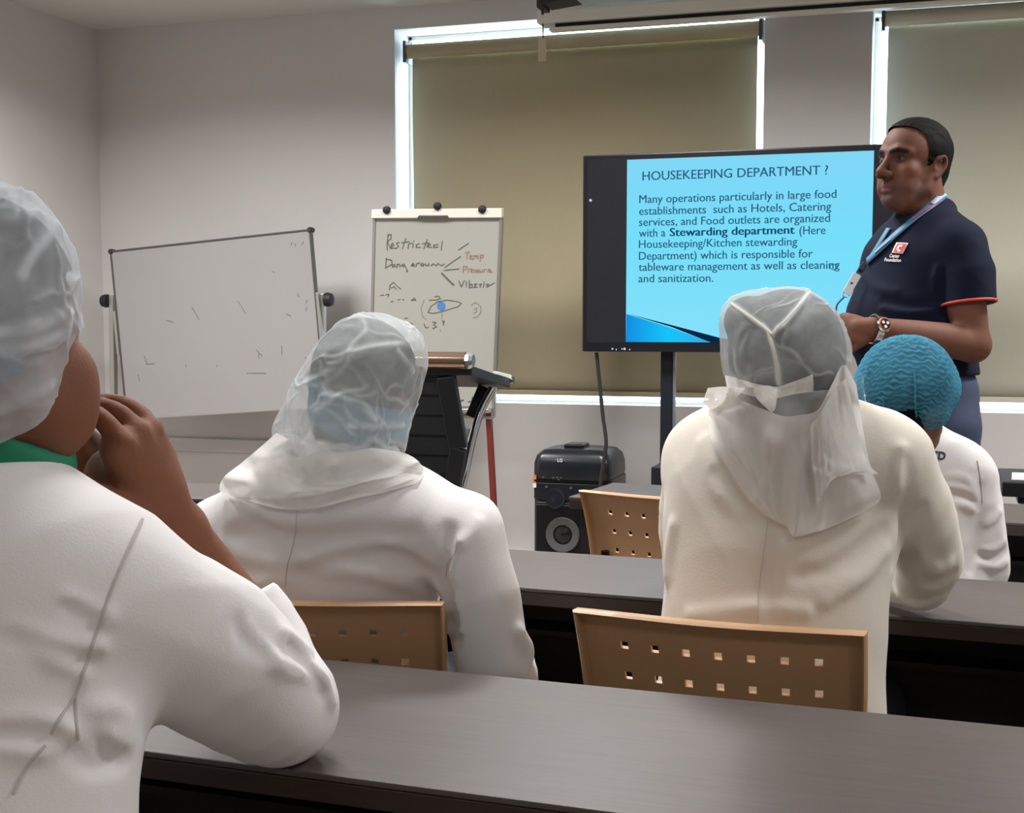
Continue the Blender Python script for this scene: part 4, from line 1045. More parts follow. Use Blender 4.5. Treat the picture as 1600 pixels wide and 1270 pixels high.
def hair_shell(root, c, fr, s, line, grow=.985, h=.004, fill=()):
    F = Field(np.asarray(c) - .17 * s, np.asarray(c) + .19 * s, h)
    F.ell(loc(c, fr, (-.017, 0, .048), s), np.array((.1015, .0805, .0865)) * s * grow, fr, 0)
    F.ell(loc(c, fr, (.030, 0, .044), s), np.array((.062, .064, .068)) * s * grow, fr, .02 * s)
    F.cap(loc(c, fr, (-.062, 0, -.02), s), loc(c, fr, (-.062, 0, -.06), s), .045 * s, .038 * s, .03 * s)
    for fc_, r_ in fill: F.ell(fc_, r_, fr, .01)
    def keep(v):
        q = (v - np.asarray(c)) @ fr.T / s
        return q[:, 2] > np.interp(q[:, 0], *line)
    return add_part('hair', F, M['hair'], root, keep)
CAPLINE = ([-.12, -.05, -.03, -.005, .01, .04, .1], [-.08, -.075, -.02, -.02, .0, .075, .085])
def seam_line(root, F, pix, w=.00045, lift=.0009):
    px = catmull([np.array(p, float) for p in pix], 8)
    pts = [F.hit(*p) for p in px]; pts = [p + F.normal(p) * lift for p in pts if p is not None]
    return MB().tube(pts, w, 6).build('seam', M['seam'], root, smooth=True, world=True)
def ribbon(name, root, F, pix, width, m, lift=.004, n=6, thick=.0015):
    pts = []
    for p in pix:
        h = F.hit(p[0], p[1])
        if h is None: h = P(p[0], p[1], p[2])
        pts.append((h, F.normal(h)))
    c = catmull([p + q * lift for p, q in pts], n); nn = catmull([q for _, q in pts], n)
    v = []
    for i, p in enumerate(c):
        t = nrm(c[min(i + 1, len(c) - 1)] - c[max(i - 1, 0)]); sd = nrm(np.cross(t, nn[i])); v += [p - sd * width / 2, p + sd * width / 2]
    f = [(2 * i, 2 * i + 1, 2 * i + 3, 2 * i + 2) for i in range(len(c) - 1)]
    o = from_np(name, v, f, m, root, True, True); o.modifiers.new('thickness', 'SOLIDIFY').thickness = thick
    return o
def decal(name, root, F, pts, faces, m, lift=.002):
    """flat print laid on cloth: pts are pixels"""
    v = []
    for p in pts:
        h = F.hit(*p); v.append(h - nrm(ray(*p)) * lift)
    return from_np(name, v, faces, m, root, False, True)

# ------------------------------------------------------------------ C: knotted white head cover, centre right
def person_c():
    lo_, _ = chair_at((897, 950), (1353, 987), .828)
    root = thing('person', 'seated person seen from behind, white coat, sheer white head cover tied with trailing cloth', 'person', (lo_[0] + .04, lo_[1] - .03, 0))
    fr = frame((-.06, 1, 0)); D = 2.2
    F = Field((-.78, 1.88, .44), (.42, 3.0, 1.24), .006)
    F.ell(P(1203, 1120, D), (.125, .185, .14), fr, 0)
    F.ell(P(1207, 985, D), (.118, .185, .19), fr, .06)
    F.ell(P(1220, 815, D + .01), (.122, .196, .19), fr, .06)
    F.ell(P(1232, 715, D + .02), (.105, .185, .11), fr, .06)
    F.chain([P(1112, 712, 2.28), P(1240, 690, 2.24), P(1375, 712, 2.16)], [.068, .075, .068], .05)
    F.chain([P(1232, 640, 2.2), P(1235, 690, 2.22)], [.066, .085], .04)
    F.chain([P(1392, 720, 2.16), P(1438, 815, 2.22), P(1452, 875, 2.29), P(1440, 908, 2.36), P(1330, 885, 2.55), P(1225, 864, 2.72)], [.066, .062, .058, .054, .05, .042], .03)
    F.chain([P(1100, 722, 2.28), P(1080, 830, 2.38), P(1085, 890, 2.50), P(1175, 862, 2.76)], [.066, .060, .055, .042], .03)
    # folds of the coat
    for pix, r, d in (([(1408, 700), (1412, 760), (1408, 815)], .010, .006), ([(1430, 860), (1465, 890), (1482, 880)], .012, .006), ([(1405, 930), (1430, 945), (1470, 935)], .010, .006),
                      ([(1100, 690), (1125, 760), (1160, 800)], .016, .006), ([(1050, 820), (1046, 860), (1044, 900)], .012, .006), ([(1290, 940), (1340, 905), (1385, 860)], .012, .005), ([(1080, 960), (1180, 950), (1260, 955)], .012, .004)):
        F.fold(pix, r, d, .016)
    for pix, r, d in (([(1420, 720), (1418, 780), (1415, 830), (1400, 880)], .010, .006), ([(1437, 800), (1428, 850), (1420, 890)], .010, .005), ([(1120, 740), (1170, 800), (1220, 830)], .014, .005), ([(1250, 900), (1320, 880), (1380, 830)], .014, .005),
                      ([(1210, 850), (1205, 900), (1200, 960)], .008, .003), ([(1425, 900), (1460, 915), (1490, 900)], .008, .004)):
        F.fold(pix, r, d, .016, '-')
    F.wrinkle(.0042, 3)
    F.cut((0, 0, .50), (0, 0, -1), k=.01)
    hc = P(1229, 586, 2.15); hf = frame(nrm(np.array((-.12, 1, -.02)))); s = 1.0
    B = Field((-.80, 1.9, .55), (.45, 3.15, 1.42), .006)
    B.chain([P(1205, 1060, D), P(1225, 800, D + .01), P(1235, 700, 2.22)], [.09, .10, .07], 0)
    head(B, hc, hf, s, P(1235, 690, 2.22))
    B.chain([P(1235, 715, 2.22), P(1390, 720, 2.16), P(1440, 905, 2.36), P(1225, 864, 2.72)], [.05, .045, .036, .026], .02)
    B.chain([P(1235, 715, 2.22), P(1100, 722, 2.28), P(1085, 890, 2.50), P(1175, 862, 2.76)], [.05, .045, .036, .026], .02)
    hand(B, P(1225, 862, 2.72), (-.35, 1, -.02), (0, 0, 1), 1, .35, 1); hand(B, P(1175, 860, 2.76), (.35, 1, -.02), (0, 0, 1), 1, .35, -1)
    add_part('body', B, M['skin'], root, attrs=lambda v: {'tint': tint_skin(v, (134, 88, 64))})
    add_part('coat', F, M['coat_cream'], root)
    seam_line(root, F, [(1200, 815), (1195, 850), (1188, 900), (1184, 960), (1180, 1000)])
    hair_shell(root, hc, hf, s, CAPLINE, fill=[(P(1229, 549, 2.13), (.134, .0922, .097)), (P(1170, 502, 2.12), (.062, .039, .040)), (P(1288, 560, 2.1), (.052, .029, .031))])
    hip = np.array((lo_[0] + .02, lo_[1] - .06, .555))
    legs(root, hip, hip + (-.13, .41, -.03), hip + (.15, .42, -.03), np.array((hip[0] - .14, hip[1] + .42, 0)), np.array((hip[0] + .17, hip[1] + .44, 0)), (1, 0, 0))
    # cap
    G = Field(hc - .2, hc + .22, .003); cc = P(1229, 547, 2.125)
    G.ell(cc, (.142, .0965, .102), hf, 0); G.ell(P(1290, 560, 2.09), (.06, .034, .036), hf, .03); G.ell(P(1168, 500, 2.11), (.07, .045, .045), hf, .03); G.ell(P(1168, 560, 2.11), (.07, .036, .05), hf, .03)
    sm = [[(1141, 474), (1165, 490), (1190, 508), (1206, 522)], [(1266, 456), (1250, 475), (1228, 500), (1206, 522)], [(1200, 518), (1207, 540), (1214, 570), (1217, 600)]]
    hits = []
    for p in sm:
        pts = [G.hit(*q) for q in p]; pts = catmull([q for q in pts if q is not None], 40); hits += pts
    hits = np.array(hits)
    def post(v, cr):
        d = np.min(np.sqrt(np.maximum((v ** 2).sum(1)[:, None] + (hits ** 2).sum(1)[None] - 2 * v @ hits.T, 0)), 1); return np.clip(np.maximum(cr * .7, 1.5 * np.exp(-(d / .0042) ** 2)), 0, 1.6)
    def keep(v):
        q = (v - hc) @ hf.T / s; return (q[:, 2] > -.036) & ~((q[:, 0] > .055) & (q[:, 2] < .06))
    cap = net('head_cover', G, M['net_grey'], root, cc, hf, keep, 5, 50, .0032, .018, .40, post)
    for p in sm:
        pts = catmull([G.hit(*q) - nrm(ray(*q)) * .003 for q in p if G.hit(*q) is not None], 8)
        MB().tube(pts, .0022, 8).build('cap_seam', M['tie'], cap, smooth=True, world=True)
    # neck skirt under the band, band, bow ends and the trailing cloth
    H = Field(hc - (.22, .22, .30), hc + (.24, .24, .2), .006)
    H.chain([P(1229, 590, 2.14), P(1232, 625, 2.15), P(1236, 665, 2.2)], [.088, .080, .098], .0)
    H.v = np.minimum(H.v, 1)
    K = Field(F.lo, F.lo + F.h * F.n + .2, .006)
    q = (slice(0, F.n[0]), slice(0, F.n[1]), slice(0, F.n[2])); K.v[q] = F.v
    K.chain([P(1229, 590, 2.10), P(1232, 630, 2.11), P(1238, 680, 2.16)], [.088, .082, .095], .03)
    K.ell(cc, (.142, .101, .102), hf, .004)
    def kk(v):
        x = (v - hc) @ hf.T; return (x[:, 2] < -.02) & (x[:, 2] > -.125) & (x[:, 0] < .06) & (np.abs(x[:, 1]) < .098 + .25 * np.clip(-.03 - x[:, 2], 0, .03))
    vv2, ff2 = K.mesh(kk)
    n_ = vv2 - P(1235, 690, 2.25); n_ /= np.linalg.norm(n_, axis=1)[:, None]
    ph = np.arctan2(n_[:, 1], n_[:, 0]); w_ = .5 + .5 * np.sin(ph * 17 + vv2[:, 2] * 40)
    vv2 = vv2 + n_ * (.003 + .003 * w_)[:, None]
    from_np('neck_skirt', vv2, ff2, M['net_grey'], root, True, True, {'fold': .5 * w_})
    sheet('trailing_cloth', [[(1138, 612, .014), (1165, 628, .024), (1195, 640, .022), (1225, 650, .02), (1250, 648, .02), (1278, 640, .02), (1300, 600, .012), (1318, 570, .008), (1338, 600, .004)],
                             [(1108, 640, .012), (1140, 655, .024), (1180, 668, .022), (1215, 680, .022), (1248, 690, .012), (1272, 690, .026), (1300, 660, .018), (1325, 640, .02), (1344, 640, .004)],
                             [(1112, 690, .008), (1140, 702, .010), (1180, 712, .014), (1212, 722, .010), (1248, 726, .026), (1266, 728, .006), (1295, 715, .022), (1325, 700, .014), (1352, 690, .006)],
                             [(1140, 735, .003), (1165, 742, .008), (1190, 750, .012), (1218, 756, .010), (1246, 760, .024), (1262, 764, .008), (1290, 760, .012), (1330, 745, .024), (1362, 735, .006)],
                             [(1165, 775, .003), (1182, 780, .006), (1200, 786, .010), (1222, 792, .008), (1244, 796, .022), (1262, 800, .012), (1290, 795, .010), (1335, 780, .018), (1374, 765, .008)],
                             [(1190, 800, .002), (1202, 806, .004), (1214, 811, .006), (1226, 816, .006), (1241, 820, .016), (1260, 822, .012), (1290, 815, .008), (1330, 800, .010), (1376, 778, .010)],
                             [(1197, 806, .001), (1208, 812, .002), (1219, 818, .003), (1230, 823, .004), (1240, 838, .010), (1262, 834, .010), (1292, 826, .008), (1328, 810, .008), (1368, 790, .010)]],
          K, M['drape'], root, .007, fold=[[.2, .3, .2, .6, .2, .2, .5, .5, .6]] * 2 + [[.1, .2, .1, .1, .8, 0, .4, .2, .6]] * 3 + [[.4, .3, .3, .3, .8, .3, .3, .3, .7]] * 2)
    sheet('trailing_cloth', [[(1266, 665, .03), (1285, 640, .03), (1302, 610, .026), (1322, 590, .02)], [(1268, 715, .032), (1290, 710, .03), (1315, 700, .03), (1345, 690, .018)], [(1272, 745, .03), (1292, 742, .032), (1325, 735, .03), (1358, 725, .02)],
                             [(1276, 790, .026), (1290, 765, .03), (1310, 745, .03), (1372, 740, .02)]], K, M['drape'], root, .007, fold=[[.6, .2, .1, .5]] * 3 + [[.9, .9, .9, .9]])
    bt = [[(1133, 586, .004), (1150, 590, .008), (1172, 597, .008), (1195, 602, .008), (1215, 604, .01), (1240, 596, .01), (1262, 588, .012), (1270, 584, .014)],
          [(1134, 596, .004), (1150, 600, .010), (1172, 606, .012), (1195, 612, .012), (1215, 614, .014), (1240, 608, .014), (1262, 602, .016), (1271, 598, .018)],
          [(1136, 604, .004), (1152, 612, .010), (1172, 618, .012), (1195, 622, .012), (1215, 622, .012), (1240, 616, .012), (1262, 613, .016), (1271, 612, .018)]]
    sheet('tied_band', bt, K, M['tie'], root, .006, cr_a=.002, fold=[[.6] * 8, [0] * 8, [.6] * 8])
    sheet('tie_end', [[(1106, 606, .02), (1130, 604, .022), (1165, 606, .02)], [(1100, 622, .016), (1125, 625, .022), (1150, 622, .02)], [(1098, 630, .008), (1112, 640, .016), (1122, 650, .012)]], K, M['tie'], root, .008, cr_a=.002)
    sheet('tie_end', [[(1178, 606, .024), (1196, 602, .026), (1215, 606, .024)], [(1182, 622, .024), (1200, 624, .028), (1214, 620, .024)], [(1200, 640, .020), (1206, 644, .022), (1212, 638, .02)]], K, M['tie'], root, .008, cr_a=.002)
    return root
person_c()

# ------------------------------------------------------------------ B: blue-tinted hood, centre left
def person_b():
    lo_, rz = chair_at((262, 931), (702, 940), .828)
    root = thing('person', 'seated person seen from behind, white coat, sheer hood over a blue cap', 'person', (lo_[0], lo_[1] - .03, 0))
    fr = frame((-.02, 1, 0))
    F = Field((-1.62, 1.80, .42), (-.48, 2.75, 1.14), .006)
    F.ell(P(490, 1110, 2.34), (.115, .20, .14), fr, 0)
    F.ell(P(496, 1000, 2.33), (.112, .205, .17), fr, .06)
    F.ell(P(512, 880, 2.31), (.120, .21, .17), fr, .06)
    F.ell(P(532, 790, 2.27), (.110, .185, .095), fr, .06)
    F.chain([P(352, 836, 2.38), P(540, 780, 2.30), P(712, 834, 2.21)], [.070, .080, .070], .06)
    F.chain([P(545, 715, 2.27), P(540, 770, 2.28)], [.072, .095], .05)
    F.chain([P(722, 840, 2.2), P(752, 930, 2.19), P(768, 1030, 2.2), P(790, 1062, 2.28), P(800, 1035, 2.48)], [.070, .066, .062, .058, .045], .03)
    F.chain([P(340, 850, 2.38), P(308, 980, 2.38), P(315, 1080, 2.42), P(430, 1075, 2.62)], [.070, .066, .060, .045], .03)
    for pix, r, d in (([(350, 850), (400, 880), (460, 885), (520, 865), (600, 850)], .018, .007), ([(470, 880), (550, 890), (620, 905), (680, 935)], .016, .006), ([(380, 910), (430, 905), (460, 908)], .014, .004), ([(400, 800), (440, 815), (480, 812)], .016, .005),
                      ([(718, 850), (706, 880), (704, 920), (716, 970)], .010, .006), ([(745, 815), (738, 830), (722, 845)], .008, .004), ([(810, 985), (822, 1020), (815, 1055)], .014, .010), ([(700, 985), (716, 985)], .008, .005)):
        F.fold(pix, r, d, .018)
    for pix, r, d in (([(360, 835), (400, 830), (450, 840)], .014, .005), ([(380, 890), (430, 897), (470, 895), (540, 870), (610, 868), (660, 890), (700, 925)], .013, .005), ([(700, 830), (694, 870), (692, 910), (702, 960), (708, 1000)], .011, .008), ([(480, 842), (560, 835), (640, 835)], .016, .004)):
        F.fold(pix, r, d, .018, '-')
    F.wrinkle(.0048, 5)
    F.cut((0, 0, .49), (0, 0, -1), k=.01)
    hc = P(566, 618, 2.28); hf = frame(nrm(np.array((.10, 1, -.02))), roll=.22); s = 1.0
    B = Field((-1.62, 1.8, .42), (-.45, 2.9, 1.36), .006)
    B.chain([P(490, 1060, 2.33), P(512, 860, 2.31), P(540, 780, 2.29)], [.09, .10, .07], 0)
    head(B, hc, hf, s, P(542, 770, 2.29))
    B.chain([P(540, 800, 2.29), P(722, 840, 2.2), P(768, 1050, 2.22), P(800, 1035, 2.48)], [.05, .045, .036, .026], .02)
    B.chain([P(540, 800, 2.29), P(345, 850, 2.38), P(315, 1080, 2.42), P(430, 1075, 2.62)], [.05, .045, .036, .026], .02)
    hand(B, P(800, 1034, 2.48), (-.5, .7, -.1), (0, 0, 1), 1, .45, 1); hand(B, P(430, 1075, 2.62), (.7, .5, -.05), (0, 0, 1), 1, .45, -1)
    add_part('body', B, M['skin'], root, attrs=lambda v: {'tint': tint_skin(v, (128, 84, 62))})
    add_part('coat', F, M['coat'], root)
    seam_line(root, F, [(464, 790), (462, 830), (456, 860), (449, 885), (446, 915)])
    seam_line(root, F, [(714, 840), (712, 862), (700, 880), (697, 900)])
    hair_shell(root, hc, hf, s, CAPLINE, fill=[(P(572, 592, 2.262), (.118, .076, .084))])
    hip = np.array((lo_[0] + .0, lo_[1] - .02, .555))
    legs(root, hip, hip + (-.16, .40, -.03), hip + (.13, .42, -.03), np.array((hip[0] - .17, hip[1] + .42, 0)), np.array((hip[0] + .14, hip[1] + .44, 0)), (1, 0, 0))
    # blue bouffant under-cap over the lower back of the head
    U_ = Field(hc - .2, hc + .24, .005)
    U_.ell(P(571, 596, 2.26), (.122, .080, .090), hf, 0); U_.ell(P(560, 655, 2.26), (.080, .082, .055), hf, .04)
    net('under_cap', U_, M['net_blue_under'], root, P(570, 610, 2.28), hf, lambda v: (((v - hc) @ hf.T)[:, 0] < .03) & (((v - hc) @ hf.T)[:, 2] < .025 + .25 * ((v - hc) @ hf.T)[:, 1]), 8, 30, .003)
    G = Field(hc - .24, hc + .26, .0032)
    G.ell(P(573, 585, 2.25), (.138, .0835, .095), hf, 0); G.ell(P(546, 640, 2.245), (.135, .094, .085), hf, .03); G.ell(P(536, 676, 2.25), (.115, .102, .07), hf, .03)
    G.ell(P(592, 536, 2.24), (.09, .055, .046), hf, .03); G.ell(P(614, 562, 2.24), (.09, .030, .05), hf, .03)
    G.ell(P(465, 678, 2.25), (.05, .038, .036), hf, .03)
    G.chain([P(535, 676, 2.25), P(545, 715, 2.26)], [.096, .09], .02)
    def keep(v):
        q = (v - hc) @ hf.T; return (v[:, 2] > 1.048 + .05 * np.clip(v[:, 0] + .86, 0, 1)) & ~((q[:, 0] > .06) & (q[:, 2] < .06))
    ridge = [[(508, 580), (540, 556), (575, 545), (605, 540), (645, 535)], [(500, 515), (505, 560), (505, 610)], [(430, 665), (490, 640), (508, 618), (545, 630)], [(545, 664), (590, 668), (630, 665)], [(505, 620), (560, 632), (585, 655)], [(475, 600), (505, 590)], [(620, 548), (645, 580)], [(500, 690), (555, 700), (580, 690), (600, 700)]]
    pts = []
    for p in ridge:
        h = [G.hit(*q) for q in p]; pts += catmull([q for q in h if q is not None], 40)
    pts = np.array(pts)
    def post(v, cr):
        d = np.min(np.sqrt(np.maximum((v ** 2).sum(1)[:, None] + (pts ** 2).sum(1)[None] - 2 * v @ pts.T, 0)), 1); return np.clip(np.maximum(cr * .8, 1.3 * np.exp(-(d / .004) ** 2)), 0, 1.4)
    for p in ridge: G.fold(p, .006, .004, .008)
    net('hood', G, M['net_grey'], root, P(565, 620, 2.28), hf, keep, 12, 80, .0042, .018, .40, post)
    # skirt of the hood lying over the shoulders, in soft overlapping folds
    K = Field(F.lo, F.lo + F.h * F.n + (0, 0, .2), .006); q = (slice(0, F.n[0]), slice(0, F.n[1]), slice(0, F.n[2])); K.v[q] = F.v
    K.chain([P(540, 690, 2.25), P(541, 740, 2.27)], [.097, .10], .03)
    sheet('hood_skirt', [[(432, 676, .004), (460, 690, .006), (500, 702, .010), (540, 706, .012), (580, 700, .012), (612, 704, .008), (628, 706, .004)],
                         [(405, 700, .004), (440, 712, .012), (490, 724, .018), (535, 728, .016), (585, 716, .016), (620, 712, .010), (642, 712, .003)],
                         [(375, 725, .003), (420, 738, .006), (470, 750, .010), (520, 752, .010), (580, 738, .008), (625, 728, .008), (655, 722, .002)],
                         [(350, 745, .003), (400, 758, .012), (450, 770, .018), (505, 768, .020), (570, 752, .014), (620, 742, .008), (662, 734, .002)],
                         [(343, 764, .002), (392, 776, .006), (440, 786, .008), (500, 784, .010), (560, 768, .008), (615, 756, .006), (660, 745, .001)],
                         [(352, 774, .001), (395, 786, .004), (445, 797, .006), (495, 795, .008), (552, 780, .006), (605, 768, .004), (650, 755, .001)]],
          K, M['drape'], root, .006, seed=4, cr_n=22, cr_a=.005, fold=[[.3] * 7, [.6] * 7, [.1] * 7, [.7] * 7, [.1] * 7, [.6] * 7])
    return root
person_b()

# ------------------------------------------------------------------ D: blue bouffant cap, right
def person_d():
    lo_, _ = chair_at((1172, 800), (1503, 812), .828)
    root = thing('person', 'seated person seen from behind at right, blue bouffant cap and white shirt with navy letters', 'person', (lo_[0] + .1, lo_[1], 0))
    fr = frame((0, 1, 0)); D = 3.2
    F = Field((-.62, 2.92, .45), (.52, 3.85, 1.12), .006)
    F.ell(P(1405, 950, 3.17), (.12, .18, .12), fr, 0); F.ell(P(1420, 890, D), (.12, .178, .15), fr, .06); F.ell(P(1425, 795, D), (.122, .185, .16), fr, .06); F.ell(P(1424, 722, D), (.10, .165, .08), fr, .05)
    F.chain([P(1322, 748, 3.28), P(1424, 708, 3.2), P(1508, 742, 3.13)], [.062, .074, .064], .05)
    F.chain([P(1420, 672, 3.14), P(1424, 710, 3.18)], [.062, .085], .04)
    F.chain([P(1512, 752, 3.13), P(1536, 830, 3.14), P(1545, 890, 3.18), P(1535, 925, 3.24), P(1470, 930, 3.42)], [.062, .054, .050, .048, .04], .03)
    F.chain([P(1318, 755, 3.28), P(1298, 850, 3.3), P(1305, 915, 3.35), P(1370, 935, 3.5)], [.062, .055, .05, .04], .03)
    for pix, r, d in (([(1475, 760), (1505, 765), (1528, 782)], .009, .005), ([(1480, 745), (1510, 748), (1532, 775)], .008, .004), ([(1535, 860), (1550, 858), (1570, 845)], .010, .006), ([(1530, 880), (1555, 885), (1572, 880)], .010, .006), ([(1538, 820), (1552, 812), (1560, 800)], .009, .005), ([(1500, 785), (1520, 795), (1530, 800)], .008, .004)):
        F.fold(pix, r, d, .012)
    for pix, r, d in (([(1535, 760), (1533, 800), (1524, 850), (1516, 890)], .010, .006), ([(1532, 868), (1555, 872), (1574, 860)], .008, .005), ([(1478, 770), (1508, 776), (1526, 790)], .008, .004)):
        F.fold(pix, r, d, .012, '-')
    F.wrinkle(.0045, 8, kz=34)
    F.cut((0, 0, .49), (0, 0, -1), k=.01)
    hc = P(1417, 622, 3.08); hf = frame((-.03, 1, -.04)); s = 1.03
    B = Field((-.62, 2.9, .45), (.52, 3.85, 1.34), .007)
    B.chain([P(1412, 930, D), P(1424, 790, D), P(1424, 715, D)], [.09, .1, .07], 0)
    head(B, hc, hf, s, P(1423, 710, 3.18))
    B.chain([P(1424, 730, D), P(1510, 750, 3.13), P(1540, 910, 3.2), P(1470, 930, 3.42)], [.05, .042, .034, .026], .02)
    B.chain([P(1424, 730, D), P(1318, 755, 3.28), P(1303, 910, 3.34), P(1370, 935, 3.5)], [.05, .042, .034, .026], .02)
    hand(B, P(1470, 930, 3.42), (-.6, .6, .05), (0, 0, 1), 1, .4, 1); hand(B, P(1370, 935, 3.5), (.6, .5, .05), (0, 0, 1), 1, .4, -1)
    add_part('body', B, M['skin'], root, attrs=lambda v: {'tint': tint_skin(v, (118, 76, 58))})
    add_part('shirt', F, M['coat'], root)
    v, f = text_mesh('LTD', .03)
    decal('shirt_print', root, F, [(1447 + x * 16.5 + y * 1.5, 715.5 - y * 17 + x * 1.4) for x, y in v * 1.0], f, mat('navy_print', (38, 44, 66), .7), .003)
    seam_line(root, F, [(1527, 720), (1532, 750), (1535, 785)], .0018)
    hair_shell(root, hc, hf, s, CAPLINE, fill=[(P(1416, 600, 3.085), (.118, .094, .094))])
    hip = np.array((lo_[0] + .0, lo_[1] - .03, .55))
    legs(root, hip, hip + (-.14, .36, -.03), hip + (.14, .38, -.03), np.array((hip[0] - .15, hip[1] + .36, 0)), np.array((hip[0] + .15, hip[1] + .38, 0)), (1, 0, 0))
    G = Field(hc - .22, hc + .24, .0035); cc = P(1416, 597, 3.08)
    G.ell(cc, (.135, .112, .108), hf, 0); G.ell(P(1462, 610, 3.06), (.06, .050, .05), hf, .03); G.ell(P(1370, 610, 3.08), (.06, .050, .05), hf, .03); G.ell(P(1445, 650, 3.03), (.045, .05, .030), hf, .03); G.ell(P(1390, 642, 3.06), (.05, .045, .035), hf, .03)
    def keep(v):
        q = (v - hc) @ hf.T; return (q[:, 2] > -.078 - .04 * (np.abs(q[:, 1] + .04) < .05)) & ~((q[:, 0] > .06) & (q[:, 2] < .05))
    v, f = G.mesh(keep)
    q = (v - cc) @ hf.T; az = np.arctan2(q[:, 1], -q[:, 0])
    ph = q[:, 2] * 560 + 14 * (q[:, 1] / .11) ** 2 + 1.0 * np.sin(az * 11 + q[:, 2] * 60) + 1.2 * np.sin(az * 19 + q[:, 2] * 130) + 1.0 * np.sin(az * 31 - q[:, 2] * 170)
    w_ = np.sin(ph); rid = np.clip(w_, 0, 1) ** 2
    n = v - cc; n /= np.linalg.norm(n, axis=1)[:, None]
    edge = np.clip((np.abs(q[:, 1]) - .085) / .03, 0, 1)
    v = v + n * (.0019 * w_ * (1 - .6 * edge) * (.6 + .4 * np.sin(az * 7 + q[:, 2] * 50)))[:, None]
    net_ = from_np('bouffant_cap', v, f, M['net_blue'], root, True, True, {'fold': rid * .8 + edge * .3})
    for p in ([(1428, 577), (1430, 600), (1430, 625), (1432, 650), (1434, 668)], [(1380, 620), (1382, 640), (1384, 655)]):
        h = [G.hit(*a) for a in p]; h = [a - nrm(ray(*b)) * .004 for a, b in zip(h, p) if a is not None]
        if len(h) > 1: MB().tube(catmull(h, 5), .0022, 6).build('cap_seam', M['net_blue'], net_, smooth=True, world=True)
    return root
person_d()

